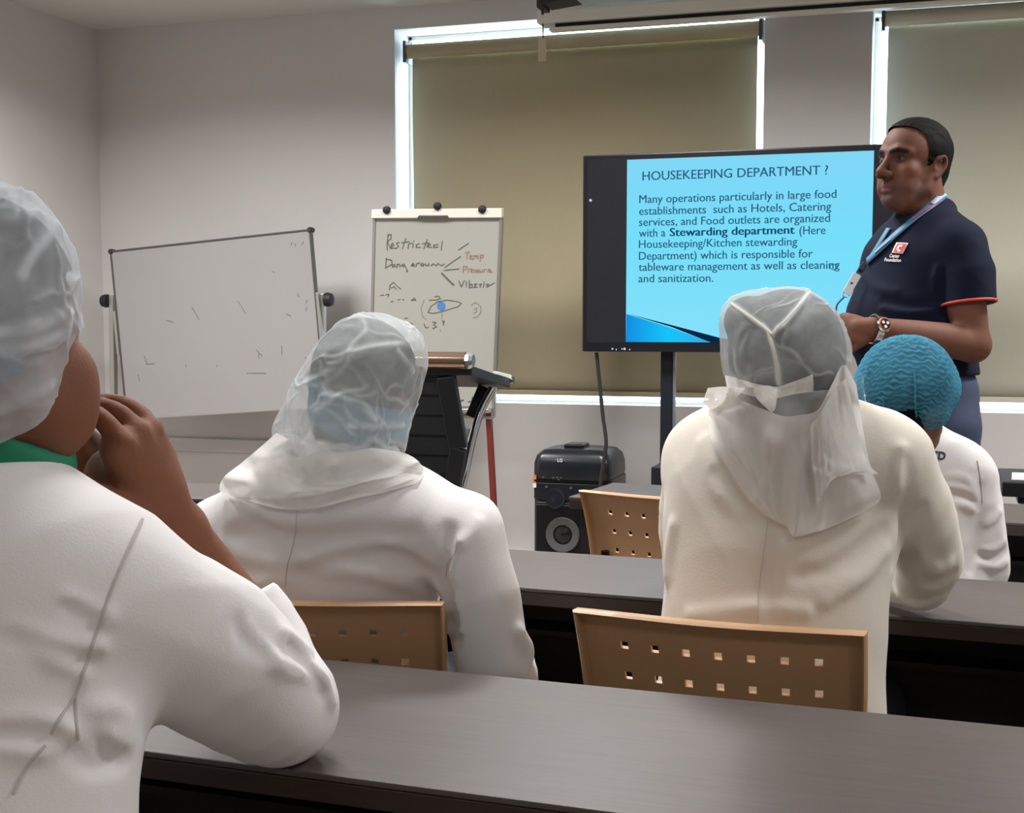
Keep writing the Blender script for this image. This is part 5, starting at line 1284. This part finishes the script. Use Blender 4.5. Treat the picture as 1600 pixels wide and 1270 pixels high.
# ------------------------------------------------------------------ A: nearest, at the left edge
def person_a():
    t = P(-70, 1050, 1.33)
    root = thing('person', 'nearest seated person at left edge, white coat and hood, hand on the chin', 'person', (t[0], t[1], 0))
    CHA.location = (t[0], t[1] - .02, 0)
    fr = frame((.05, 1, 0))
    F = Field((-1.45, .88, .40), (-.52, 1.80, 1.20), .005)
    F.ell(P(-75, 1330, 1.31), (.13, .185, .16), fr, 0); F.ell(P(-70, 1180, 1.32), (.13, .183, .18), fr, .06); F.ell(P(-60, 980, 1.34), (.135, .20, .19), fr, .06); F.ell(P(-45, 885, 1.36), (.12, .185, .10), fr, .06)
    F.chain([P(-300, 945, 1.50), P(-40, 865, 1.40), P(168, 925, 1.33)], [.070, .080, .062], .05)
    F.chain([P(-25, 785, 1.38), P(-35, 840, 1.38)], [.070, .085], .04)
    arm = [P(172, 935, 1.34), P(310, 1010, 1.44), P(415, 1098, 1.55), P(445, 1108, 1.60), P(420, 1010, 1.645), P(382, 945, 1.645)]
    F.chain(arm[:3] + arm[3:4], [.076, .087, .072, .060], .05, smooth=3)
    F.chain(arm[3:], [.058, .052, .047], .03)
    F.chain([P(-310, 920, 1.5), P(-380, 1130, 1.62), P(-190, 1105, 1.86)], [.075, .065, .05], .04)
    for pix, r, d in (([(105, 935), (135, 955), (165, 968)], .008, .004), ([(20, 985), (80, 1005), (150, 1022)], .010, .005), ([(90, 1035), (130, 1052)], .007, .004), ([(60, 1012), (120, 1020), (160, 1012)], .008, .004),
                      ([(0, 1130), (60, 1135), (120, 1145), (190, 1150), (240, 1165), (300, 1185)], .014, .006), ([(0, 1165), (60, 1170), (110, 1160)], .010, .005), ([(130, 1110), (170, 1105), (200, 1120)], .008, .004),
                      ([(385, 985), (400, 1010), (440, 1040), (500, 1060)], .010, .006), ([(470, 1030), (505, 1070), (520, 1100)], .010, .006), ([(440, 990), (480, 1020)], .008, .005)):
        F.fold(pix, r, d, .012)
    for pix, r, d in (([(0, 1148), (60, 1150), (110, 1168), (150, 1195), (200, 1185)], .010, .006), ([(20, 995), (90, 1018), (150, 1032)], .007, .005), ([(375, 975), (392, 1000), (425, 1030)], .009, .006), ([(120, 1105), (140, 1140), (180, 1190)], .008, .004), ([(110, 950), (150, 970)], .006, .004), ([(455, 1010), (495, 1050), (512, 1085)], .007, .005)):
        F.fold(pix, r, d, .012, '-')
    F.wrinkle(.0034, 12, kz=30)
    F.cut(P(378, 938, 1.645), P(378, 938, 1.645) - P(420, 1010, 1.645), P(378, 938, 1.645) - .11, P(378, 938, 1.645) + .11, .003)
    hc = P(-18, 552, 1.32); hd = nrm(FH * math.cos(.38) + R_ * math.sin(.38) - ZZ * .02); hf = frame(hd, roll=-.06); s = .99
    B = Field((-1.45, .88, .45), (-.52, 2.0, 1.46), .0045)
    B.chain([P(-70, 1250, 1.32), P(-60, 980, 1.35), P(-35, 830, 1.39)], [.09, .10, .075], 0)
    head(B, hc, hf, s, P(-22, 790, 1.38))
    B.ell(P(104, 598, 1.335), (.036, .022, .036), hf, .03); B.ell(P(96, 655, 1.34), (.034, .024, .03), hf, .03)
    B.chain([P(-35, 880, 1.39), P(172, 930, 1.34), P(440, 1100, 1.59)], [.05, .05, .042], .02)
    B.chain([P(440, 1100, 1.60), P(370, 965, 1.63), P(318, 888, 1.60), P(278, 830, 1.555)], [.042, .043, .037, .032], .02)
    B.chain([P(-35, 850, 1.39), P(-300, 920, 1.5), P(-380, 1130, 1.62), P(-190, 1105, 1.86)], [.05, .05, .042, .027], .02)
    hand(B, P(-190, 1105, 1.86), (.5, .9, -.1), (0, 0, 1), 1, .35, -1)
    # right hand closed against the chin, back of the hand to the camera
    w = P(276, 828, 1.545)
    B.chain([w, P(232, 760, 1.485)], [.032, .034], .02)
    for a_, b_, r0, r1 in ((P(225, 770, 1.470), P(188, 700, 1.410), .030, .022), (P(238, 765, 1.490), P(214, 690, 1.440), .028, .022), (P(245, 760, 1.510), P(232, 690, 1.470), .026, .021), (P(246, 770, 1.525), P(240, 705, 1.500), .022, .018)):
        B.cap(a_, b_, r0, r1, .018)
    for q in ([P(190, 695, 1.400), P(168, 664, 1.395), P(143, 644, 1.405), P(128, 655, 1.435)],
              [P(214, 676, 1.430), P(188, 648, 1.425), P(156, 634, 1.435), P(138, 640, 1.465)],
              [P(234, 672, 1.460), P(206, 640, 1.455), P(166, 627, 1.470), P(142, 634, 1.495)],
              [P(242, 695, 1.495), P(222, 650, 1.490), P(182, 632, 1.500), P(156, 640, 1.520)]):
        finger(B, q, .0125, .0088, .006)
    finger(B, [P(215, 800, 1.465), P(166, 786, 1.410), P(126, 764, 1.380), P(86, 738, 1.360)], .021, .0120, .010)
    B.ell(P(172, 748, 1.455), (.030, .024, .034), None, .02)
    B.ell(P(126, 716, 1.50), (.030, .032, .036), None, .015)
    for q in (P(190, 692, 1.393), P(214, 672, 1.423), P(234, 668, 1.453)): B.ell(q, (.012, .012, .010), None, .010)
    sk = (122, 77, 55)
    add_part('body', B, M['skin'], root, attrs=lambda v: {'tint': tint_skin(v, sk, [(loc(hc, hf, (.07, 0, -.09), s), .055, (104, 66, 52), .7), (loc(hc, hf, (.085, -.03, .032), s), .012, (24, 20, 18), 1)])})
    add_part('coat', F, M['coat'], root)
    G2 = Field(P(0, 740, 1.37) - .18, P(0, 740, 1.37) + .18, .005)
    G2.chain([P(-16, 660, 1.335), P(-24, 752, 1.35)], [.082, .090], 0); G2.cut(P(0, 684, 1.26), (0.40, .1, 1.0)); G2.cut(P(-18, 770, 1.375), (0, 0, -1)); G2.cut(P(44, 706, 1.26), R_ * .8 + ZZ, k=.012)
    add_part('undershirt', G2, mat('green_undershirt', (18, 118, 84), .8), root)
    seam_line(root, F, [(222, 812), (200, 860), (175, 920), (152, 985), (132, 1045), (118, 1085)], .0016)
    seam_line(root, F, [(118, 1085), (118, 1120), (122, 1155)], .0014)
    seam_line(root, F, [(118, 1085), (98, 1115), (80, 1145)], .0014)
    seam_line(root, F, [(70, 1165), (40, 1200), (20, 1240)], .0014)
    hair_shell(root, hc, hf, s, CAPLINE, .97, fill=[(P(-25, 482, 1.32), (.106, .078, .112))])
    hip = np.array((t[0], t[1] - .04, .56))
    legs(root, hip, hip + (-.14, .40, -.03), hip + (.15, .40, -.03), np.array((hip[0] - .15, hip[1] + .40, 0)), np.array((hip[0] + .17, hip[1] + .42, 0)), (1, 0, 0))
    cc = P(-32, 482, 1.31)
    U_ = Field(hc - .24, hc + .26, .005); U_.ell(cc, (.118, .086, .118), hf, 0)
    net('under_cap', U_, M['net_blue_under'], root, cc, hf, lambda v: (((v - hc) @ hf.T)[:, 0] < -.03) & (((v - hc) @ hf.T)[:, 2] < .004), 8, 30, .003)
    G = Field(hc - .28, hc + .3, .0032)
    G.ell(cc, (.128, .0915, .131), frame(FH), 0); G.ell(P(44, 420, 1.31), (.06, .036, .06), frame(FH), .03); G.ell(P(24, 560, 1.29), (.06, .048, .08), frame(FH), .03)
    G.ell(P(-10, 640, 1.30), (.07, .056, .05), frame(FH), .03); G.ell(loc(hc, hf, (-.018, -.075, .004), s), (.05, .015, .045), hf, .025)
    pts = []
    for p in [[(0, 335), (30, 338), (62, 330), (95, 335)], [(0, 520), (50, 512), (110, 488)], [(35, 430), (50, 400), (90, 350)], [(0, 545), (60, 535), (100, 520)], [(0, 640), (30, 625), (80, 600)]]:
        h = [G.hit(*q) for q in p]; pts += catmull([q for q in h if q is not None], 40)
        G.fold(p, .006, .0035, .010)
    pts = np.array(pts)
    edge = np.array([np.array(P(x, y, 1.24)) for x, y in ((118, 500), (112, 545), (100, 575), (92, 615), (78, 650), (58, 670), (30, 686), (0, 700), (-60, 715))])
    def keep(v):
        q = v - EYE; d = q @ FW; x = CX + FPX * (q @ R_) / d; y = CY - FPX * (q @ UP) / d; loc_ = (v - hc) @ hf.T
        front = ((loc_[:, 0] > .085) & (loc_[:, 2] < .055)) | ((loc_[:, 0] > .03) & (loc_[:, 2] < -.03))
        return ~front & ~(x > np.interp(y, [500, 545, 575, 615, 650, 670, 686, 700, 716], [140, 113, 101, 93, 78, 58, 30, 0, -60])) & (y < 716)
    def post(v, cr):
        d = np.min(np.sqrt(np.maximum((v ** 2).sum(1)[:, None] + (pts ** 2).sum(1)[None] - 2 * v @ pts.T, 0)), 1); return np.clip(np.maximum(cr * .5, 1.1 * np.exp(-(d / .005) ** 2)), 0, 1.2)
    net('hood', G, M['net_white'], root, cc, hf, keep, 21, 60, .006, .020, .45, post)
    return root
person_a()

# ------------------------------------------------------------------ presenter standing by the display
def presenter():
    D = 4.1
    foot = P(1440, 600, D); root = thing('person', 'standing man in navy polo shirt with lanyard beside the display, hands clasped', 'person', (foot[0], foot[1], 0))
    fw = nrm(-R_ * math.sin(1.10) - FH * math.cos(1.10)); fr = frame(fw)
    lo = np.array((foot[0] - .62, foot[1] - .62, .85)); hi = np.array((foot[0] + .55, foot[1] + .6, 1.66))
    S = Field(lo, hi, .006)
    S.ell(P(1440, 590, D), (.155, .185, .16), fr, 0)
    S.ell(P(1421, 505, D), (.185, .205, .19), fr, .06)
    S.ell(P(1436, 420, D), (.155, .205, .17), fr, .06)
    S.chain([P(1398, 392, 4.27), P(1446, 362, 4.12), P(1492, 385, 3.95)], [.078, .085, .080], .06)
    S.chain([P(1446, 335, 4.10), P(1448, 360, 4.1)], [.076, .10], .04)
    ring = []
    nb = P(1440, 333, 4.10)
    for k in range(17):
        a = 2 * math.pi * k / 16; ring.append(nb + (fr[0] * math.cos(a) * .078 + fr[1] * math.sin(a) * .074) + ZZ * (-.030 * math.cos(a) + .002) + fr[0] * -.002)
    S.chain(ring, .017, .012)
    S.chain([q + ZZ * -.014 + (q - nb) * .10 for q in ring], .016, .010)
    S2 = Field(lo, hi, .006)
    S2.chain([P(1494, 392, 3.94), P(1512, 430, 3.91), P(1516, 500, 3.90)], [.082, .080, .076], .0)
    S2.cut(P(1514, 476, 3.9), P(1515, 520, 3.9) - P(1507, 430, 3.91), k=.002)
    S3 = Field(lo, hi, .006)
    S3.chain([P(1398, 398, 4.27), P(1372, 440, 4.32), P(1368, 500, 4.34)], [.080, .078, .072], 0); S3.cut(P(1370, 478, 4.33), P(1369, 500, 4.33) - P(1372, 440, 4.32), k=.002)
    S.v = smin(smin(S.v, S2.v, .03), S3.v, .03)
    for pix, r, d in (([(1465, 420), (1462, 450), (1468, 480)], .012, .005), ([(1380, 480), (1420, 488), (1455, 485)], .012, .004), ([(1350, 430), (1370, 450), (1400, 455)], .014, .004)): S.fold(pix, r, d, .016)
    for pix, r, d in (([(1472, 425), (1468, 455), (1472, 490)], .010, .006), ([(1380, 470), (1420, 476), (1460, 472)], .010, .004)): S.fold(pix, r, d, .016, '-')
    S.wrinkle(.004, 17, kz=24)
    S.cut(P(1440, 584, D), (0, 0, -1), k=.004)
    hc = P(1425, 262, 4.07); hf = frame(nrm(-R_ * math.sin(1.05) - FH * math.cos(1.05) + ZZ * .12)); s = 1.12
    B = Field(np.array((foot[0] - .66, foot[1] - .66, .62)), np.array((foot[0] + .55, foot[1] + .6, 2.0)), .0045)
    B.chain([P(1440, 600, D), P(1425, 505, D), P(1440, 420, D), P(1446, 365, 4.11)], [.12, .13, .13, .08], .0)
    head(B, hc, hf, s, P(1447, 352, 4.10))
    B.chain([P(1396, 314, 4.02), P(1410, 320, 4.03), P(1428, 322, 4.05)], [.016, .026, .03], .03)     # soft under the chin
    B.chain([P(1446, 380, 4.1), P(1493, 392, 3.94), P(1508, 470, 3.90), P(1520, 538, 3.90)], [.06, .062, .058, .048], .02)
    B.chain([P(1521, 540, 3.90), P(1480, 532, 3.86), P(1430, 524, 3.82), P(1366, 514, 3.78)], [.048, .050, .043, .033], .02)
    B.chain([P(1446, 380, 4.1), P(1398, 395, 4.27), P(1370, 470, 4.33), P(1368, 540, 4.32), P(1330, 525, 4.1), P(1316, 515, 3.98)], [.06, .062, .058, .046, .036, .031], .02)
    hand(B, P(1360, 513, 3.78), P(1300, 512, 3.80) - P(1360, 513, 3.78), -FW + ZZ * .4, 1.1, .55, 1)
    hand(B, P(1314, 514, 3.97), -FW * .9 - R_ * .25, -R_ * .9 + ZZ * .3, 1.1, .6, -1)
    L = lambda *p: loc(hc, hf, p, s)
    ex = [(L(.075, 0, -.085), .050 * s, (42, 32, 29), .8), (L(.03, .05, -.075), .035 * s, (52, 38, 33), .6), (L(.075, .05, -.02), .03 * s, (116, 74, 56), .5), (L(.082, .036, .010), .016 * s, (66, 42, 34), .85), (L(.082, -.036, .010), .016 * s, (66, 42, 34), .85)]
    def features(v):
        c = tint_skin(v, (100, 63, 47), ex); q = (v - hc) @ hf.T / s; a = np.abs(q[:, 1]); u = q[:, 2]; fr_ = q[:, 0] > .055
        def lay(mask, rgb):
            w = np.clip(mask, 0, 1)[:, None] * fr_[:, None]; c[:, :3] = c[:, :3] * (1 - w) + np.array(lin(rgb)) * w
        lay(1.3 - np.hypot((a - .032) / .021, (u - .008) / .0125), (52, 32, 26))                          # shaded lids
        lay((1.15 - np.hypot((a - .032) / .0125, (u - .0065) / .0052)) * 4, (84, 72, 66))                 # white of the eye
        lay((1.1 - np.hypot((a - .031) / .0062, (u - .007) / .0062)) * 4, (12, 9, 9))                      # iris
        lay((1.1 - np.hypot((a - .032) / .016, (u - .0125 + 9 * (a - .032) ** 2) / .0022)) * 3, (18, 13, 12))  # lash line
        yb = np.interp(a, [.008, .020, .036, .054], [.0235, .0280, .0285, .0240])
        lay((1.25 - np.abs(u - yb) / .0052) * 3 * ((a > .008) & (a < .054)), (15, 12, 11))                  # brows
        return {'tint': c}
    for sg in (-1, 1): ex += [(L(.104, sg * .007, -.047), .006 * s, (34, 20, 18), 1)]
    ex += [(L(.090, sg * .012, y), .010 * s, (104, 58, 58), .9) for sg in (-1, 0, 1) for y in (-.064, -.076)] + [(L(.092, sg * .012, -.0698), .0034 * s, (48, 26, 26), .9) for sg in (-1, 0, 1)]
    body = add_part('body', B, M['skin'], root, attrs=features)
    M['navy'] = mat('navy_pique_polo', (9, 16, 36), .9, var=.05, vscale=200, bump=.15, bscale=700, spec=.2)
    add_part('polo_shirt', S, M['navy'], root)
    HF = Field(hc - .20 * s, hc + .22 * s, .0032)
    HF.ell(loc(hc, hf, (-.017, 0, .049), s), np.array((.1005, .0795, .0865)) * s, hf, 0); HF.ell(loc(hc, hf, (.028, 0, .045), s), np.array((.063, .0655, .071)) * s, hf, .02 * s)
    HF.cap(loc(hc, hf, (-.060, 0, -.01), s), loc(hc, hf, (-.058, 0, -.05), s), .050 * s, .044 * s, .03 * s)
    def keep(v):
        q = (v - hc) @ hf.T / s; jit = .003 * np.sin(v[:, 0] * 700) * np.sin(v[:, 2] * 900 + v[:, 1] * 500)
        lim = np.interp(q[:, 0], [-.12, -.075, -.045, -.032, -.018, -.006, .012, .020, .032, .05, .065, .09], [-.065, -.068, -.045, .018, .022, .0, -.004, .030, .070, .088, .094, .098])
        return q[:, 2] + jit > lim
    hv, hfc = HF.mesh(keep)
    q = (hv - hc) @ hf.T / s; st = np.sin(q[:, 1] * 420 + 6 * np.sin(q[:, 0] * 30)) * .5 + np.sin(q[:, 1] * 910 + q[:, 0] * 60) * .5
    nn = hv - loc(hc, hf, (-.01, 0, .03), s); nn /= np.linalg.norm(nn, axis=1)[:, None]
    from_np('hair', hv + nn * (.0016 * st + .0015)[:, None], hfc, M['hair'], root, True, True)
    # jeans and shoes
    J = Field(np.array((foot[0] - .4, foot[1] - .45, 0)), np.array((foot[0] + .4, foot[1] + .45, 1.2)), .010)
    M['jeans'] = mat('dark_denim', (44, 54, 80), .8, var=.12, vscale=60, bump=.15, bscale=500)
    hp = P(1442, 640, D)
    J.ell(hp + ZZ * .04, (.15, .175, .16), fr, 0)
    kn = {}
    for sg in (-1, 1):
        h = hp + fr[1] * .095 * sg - ZZ * .05; k_ = np.array((h[0], h[1], .50)) + fr[0] * .02; a = np.array((h[0], h[1], .08)) + fr[1] * .02 * sg - fr[0] * .02
        J.chain([h, k_, a], [.105, .075, .058], .03); kn[sg] = a
    J.cut((0, 0, .05), (0, 0, -1)); J.cut(P(1442, 578, D) + ZZ * .02, (0, 0, 1))
    add_part('jeans', J, M['jeans'], root)
    for sg in (-1, 1):
        G = Field(kn[sg] - .25, kn[sg] + .25, .008); b = np.array((kn[sg][0], kn[sg][1], 0))
        G.chain([b + (0, 0, .055) - fw * .05, b + (0, 0, .045) + fw * .07, b + (0, 0, .035) + fw * .18], [.048, .047, .038], .02); G.cut((0, 0, .004), (0, 0, -1)); add_part('shoe', G, M['shoe'], root)
    # red piping on the sleeve hem
    M['piping'] = mat('red_piping', (190, 60, 48), .7)
    ax = nrm(P(1515, 520, 3.9) - P(1507, 430, 3.91)); c0 = P(1513.5, 474, 3.905); e1 = nrm(np.cross(ax, FW)); e2 = np.cross(ax, e1)
    MB().tube([c0 + (e1 * math.cos(a) + e2 * math.sin(a)) * .0775 for a in np.linspace(0, 2 * math.pi, 33)], .0042, 8, cap=False).build('sleeve_piping', M['piping'], root, smooth=True, world=True)
    # lanyard with badge
    M['lan'] = mat('teal_lanyard', (58, 104, 134), .6); M['lan2'] = mat('pale_blue_lanyard', (138, 168, 188), .6); M['badge'] = mat('white_badge', (205, 208, 214), .35)
    lan = ribbon('lanyard', root, S, [(1474, 306, 4.1), (1455, 323, 4.02), (1432, 342, 3.98), (1408, 362, 3.95), (1388, 380, 3.95), (1370, 397, 3.95), (1357, 409, 3.96)], .025, M['lan'], .007)
    ribbon('far_strap', lan, S, [(1390, 358, 4.05), (1379, 376, 4.02), (1367, 396, 4.0), (1357, 410, 3.97)], .022, M['lan'], .006)
    ribbon('red_edge', lan, S, [(1468, 316, 4.08), (1452, 329, 4.02), (1440, 337, 4.0), (1428, 346, 3.99)], .005, mat('red_lanyard_edge', (180, 62, 80), .6), .0105)
    ribbon('pale_print', lan, S, [(1474, 306, 4.1), (1464, 314, 4.06), (1456, 322, 4.02)], .0155, M['lan2'], .0095)
    ribbon('pale_print', lan, S, [(1394, 376, 3.95), (1382, 386, 3.95), (1370, 397, 3.95)], .005, M['lan2'], .0100)
    ribbon('clip', lan, S, [(1353, 410, 3.96), (1346, 420, 3.95), (1340, 428, 3.95)], .007, M['black'], .008)
    bh = S.hit(1346, 446); bd_ = ((bh - EYE) @ FW if bh is not None else 3.95) - .012
    hits = [P(1334, 425, bd_), P(1346, 432, bd_ - .006), P(1328, 464, bd_ - .008), P(1315, 458, bd_)]
    ub = nrm(hits[3] - hits[0]); rb2 = nrm(hits[1] - hits[0]); nb2 = np.cross(ub, rb2); nb2 = nb2 if nb2 @ FW < 0 else -nb2
    o0 = hits[0] + nb2 * .004
    MB().hexa([o0 + ub * a + rb2 * b + nb2 * c for c in (0, .003) for a, b in ((0, 0), (.070, 0), (.070, .026), (0, .026))]).build('badge', M['badge'], lan, bevel=.0015, world=True)
    MB().hexa([o0 + ub * a + rb2 * b + nb2 * c for c in (.0032, .0038) for a, b in ((.030, .010), (.038, .008), (.036, .014), (.031, .016))]).build('badge_mark', M['black'], lan, world=True)
    MB().tube([o0 + ub * .072 + rb2 * (.013 + .008 * math.cos(a)) + ub * .008 * math.sin(a) for a in np.linspace(0, 2 * math.pi, 13)], .0018, 6, cap=False).build('badge_ring', M['silver'], lan, world=True)
    q0 = o0 + ub * .082 + rb2 * .012
    MB().tube(catmull([q0, q0 + ub * .03 - rb2 * .006, q0 + ub * .06 + rb2 * .004, q0 + ub * .085 - rb2 * .010], 5), .003, 6).build('cord', mat('navy_cord', (50, 80, 130), .6), lan, smooth=True, world=True)
    # chest logo and its two illegible printed lines
    red = mat('red_logo', (206, 58, 52), .6); whi = mat('pale_logo_thread', (225, 215, 215), .6)
    Z = lambda x, y: (1300 + x / 6.683, 290 + y / 6.683)
    def grid(a, b, c, d, n=4):
        v = []; 
        for j in range(n + 1):
            for i in range(n + 1):
                u, w = i / n, j / n; v.append(tuple((1 - u) * (1 - w) * np.array(a) + u * (1 - w) * np.array(b) + u * w * np.array(c) + (1 - u) * w * np.array(d)))
        return v, [(j * (n + 1) + i, (j + 1) * (n + 1) + i, (j + 1) * (n + 1) + i + 1, j * (n + 1) + i + 1) for j in range(n) for i in range(n)]
    v, f = grid(Z(672, 592), Z(796, 598), Z(738, 710), Z(622, 698)); lg = decal('chest_logo', root, S, v, f, whi, .0045)
    v, f = grid(Z(682, 602), Z(780, 606), Z(730, 700), Z(637, 690)); decal('logo_field', lg, S, v, f, red, .006)
    cpts = [Z(735, 630), Z(712, 625), Z(692, 640), Z(684, 662), Z(692, 678), Z(714, 680)]; 
    for cp, wd in ((cpts, 1.5),):
        v = []; 
        for i, p in enumerate(cp):
            t = np.array(cp[min(i + 1, 5)]) - np.array(cp[max(i - 1, 0)]); t = t / np.linalg.norm(t); nn2 = np.array((-t[1], t[0])); v += [tuple(np.array(p) - nn2 * wd), tuple(np.array(p) + nn2 * wd)]
        decal('logo_letter', lg, S, v, [(2 * i, 2 * i + 1, 2 * i + 3, 2 * i + 2) for i in range(5)], whi, .0075)
    for body_, (ax_, ay_), wpx, hpx in (('Center', Z(598, 748), 15.5, 8), ('Foundation', Z(545, 788), 26, 7.5)):
        v, f = text_mesh(body_, .02); w0 = v[:, 0].max()
        decal('logo_lettering', lg, S, [(ax_ + x / w0 * wpx + y * 1.2, ay_ - y * hpx + x * .25) for x, y in v], f, whi, .0045)
    # wrist watch
    wa = P(1366, 514, 3.78); axw = nrm(P(1430, 524, 3.82) - P(1366, 514, 3.78)); wc_ = wa + axw * .002
    nrmw = nrm(-FW + ZZ * .25 - R_ * .1); nrmw = nrm(nrmw - axw * (nrmw @ axw)); tw_ = np.cross(axw, nrmw)
    wr_ = MB(); v = []
    for k in range(28):
        a = 2 * math.pi * k / 28; rr = .0385
        for o_, w2 in ((rr, -.010), (rr + .004, -.008), (rr + .004, .008), (rr, .010)): v.append(wc_ + (nrmw * math.cos(a) + tw_ * math.sin(a)) * o_ + axw * w2)
    wr_.add(v, [(4 * k + j, 4 * ((k + 1) % 28) + j, 4 * ((k + 1) % 28) + (j + 1) % 4, 4 * k + (j + 1) % 4) for k in range(28) for j in range(4)])
    watch = wr_.build('wrist_watch', M['chrome'], root, world=True)
    cw = wc_ + nrmw * .040
    MB().lathe(cw, nrmw, [(.019, -.004), (.022, .0), (.022, .008), (.019, .011)], 24).build('watch_case', M['chrome'], watch, smooth=True, world=True)
    MB().lathe(cw + nrmw * .0105, nrmw, [(.020, 0), (.0195, .0015), (.0155, .0018)], 24).build('watch_bezel', mat('rose_bezel', (186, 120, 92), .3, .7), watch, world=True)
    MB().disc(cw + nrmw * .0125, nrmw, .0155, .0006, 24).build('watch_dial', M['bezel'], watch, world=True)
    for a, b in ((-.007, .004), (.007, .004), (0, -.008)):
        MB().disc(cw + nrmw * .0132 + axw * a + tw_ * -b, nrmw, .0046, .0006, 14).build('sub_dial', M['pale'], watch, world=True)
    return root
presenter()
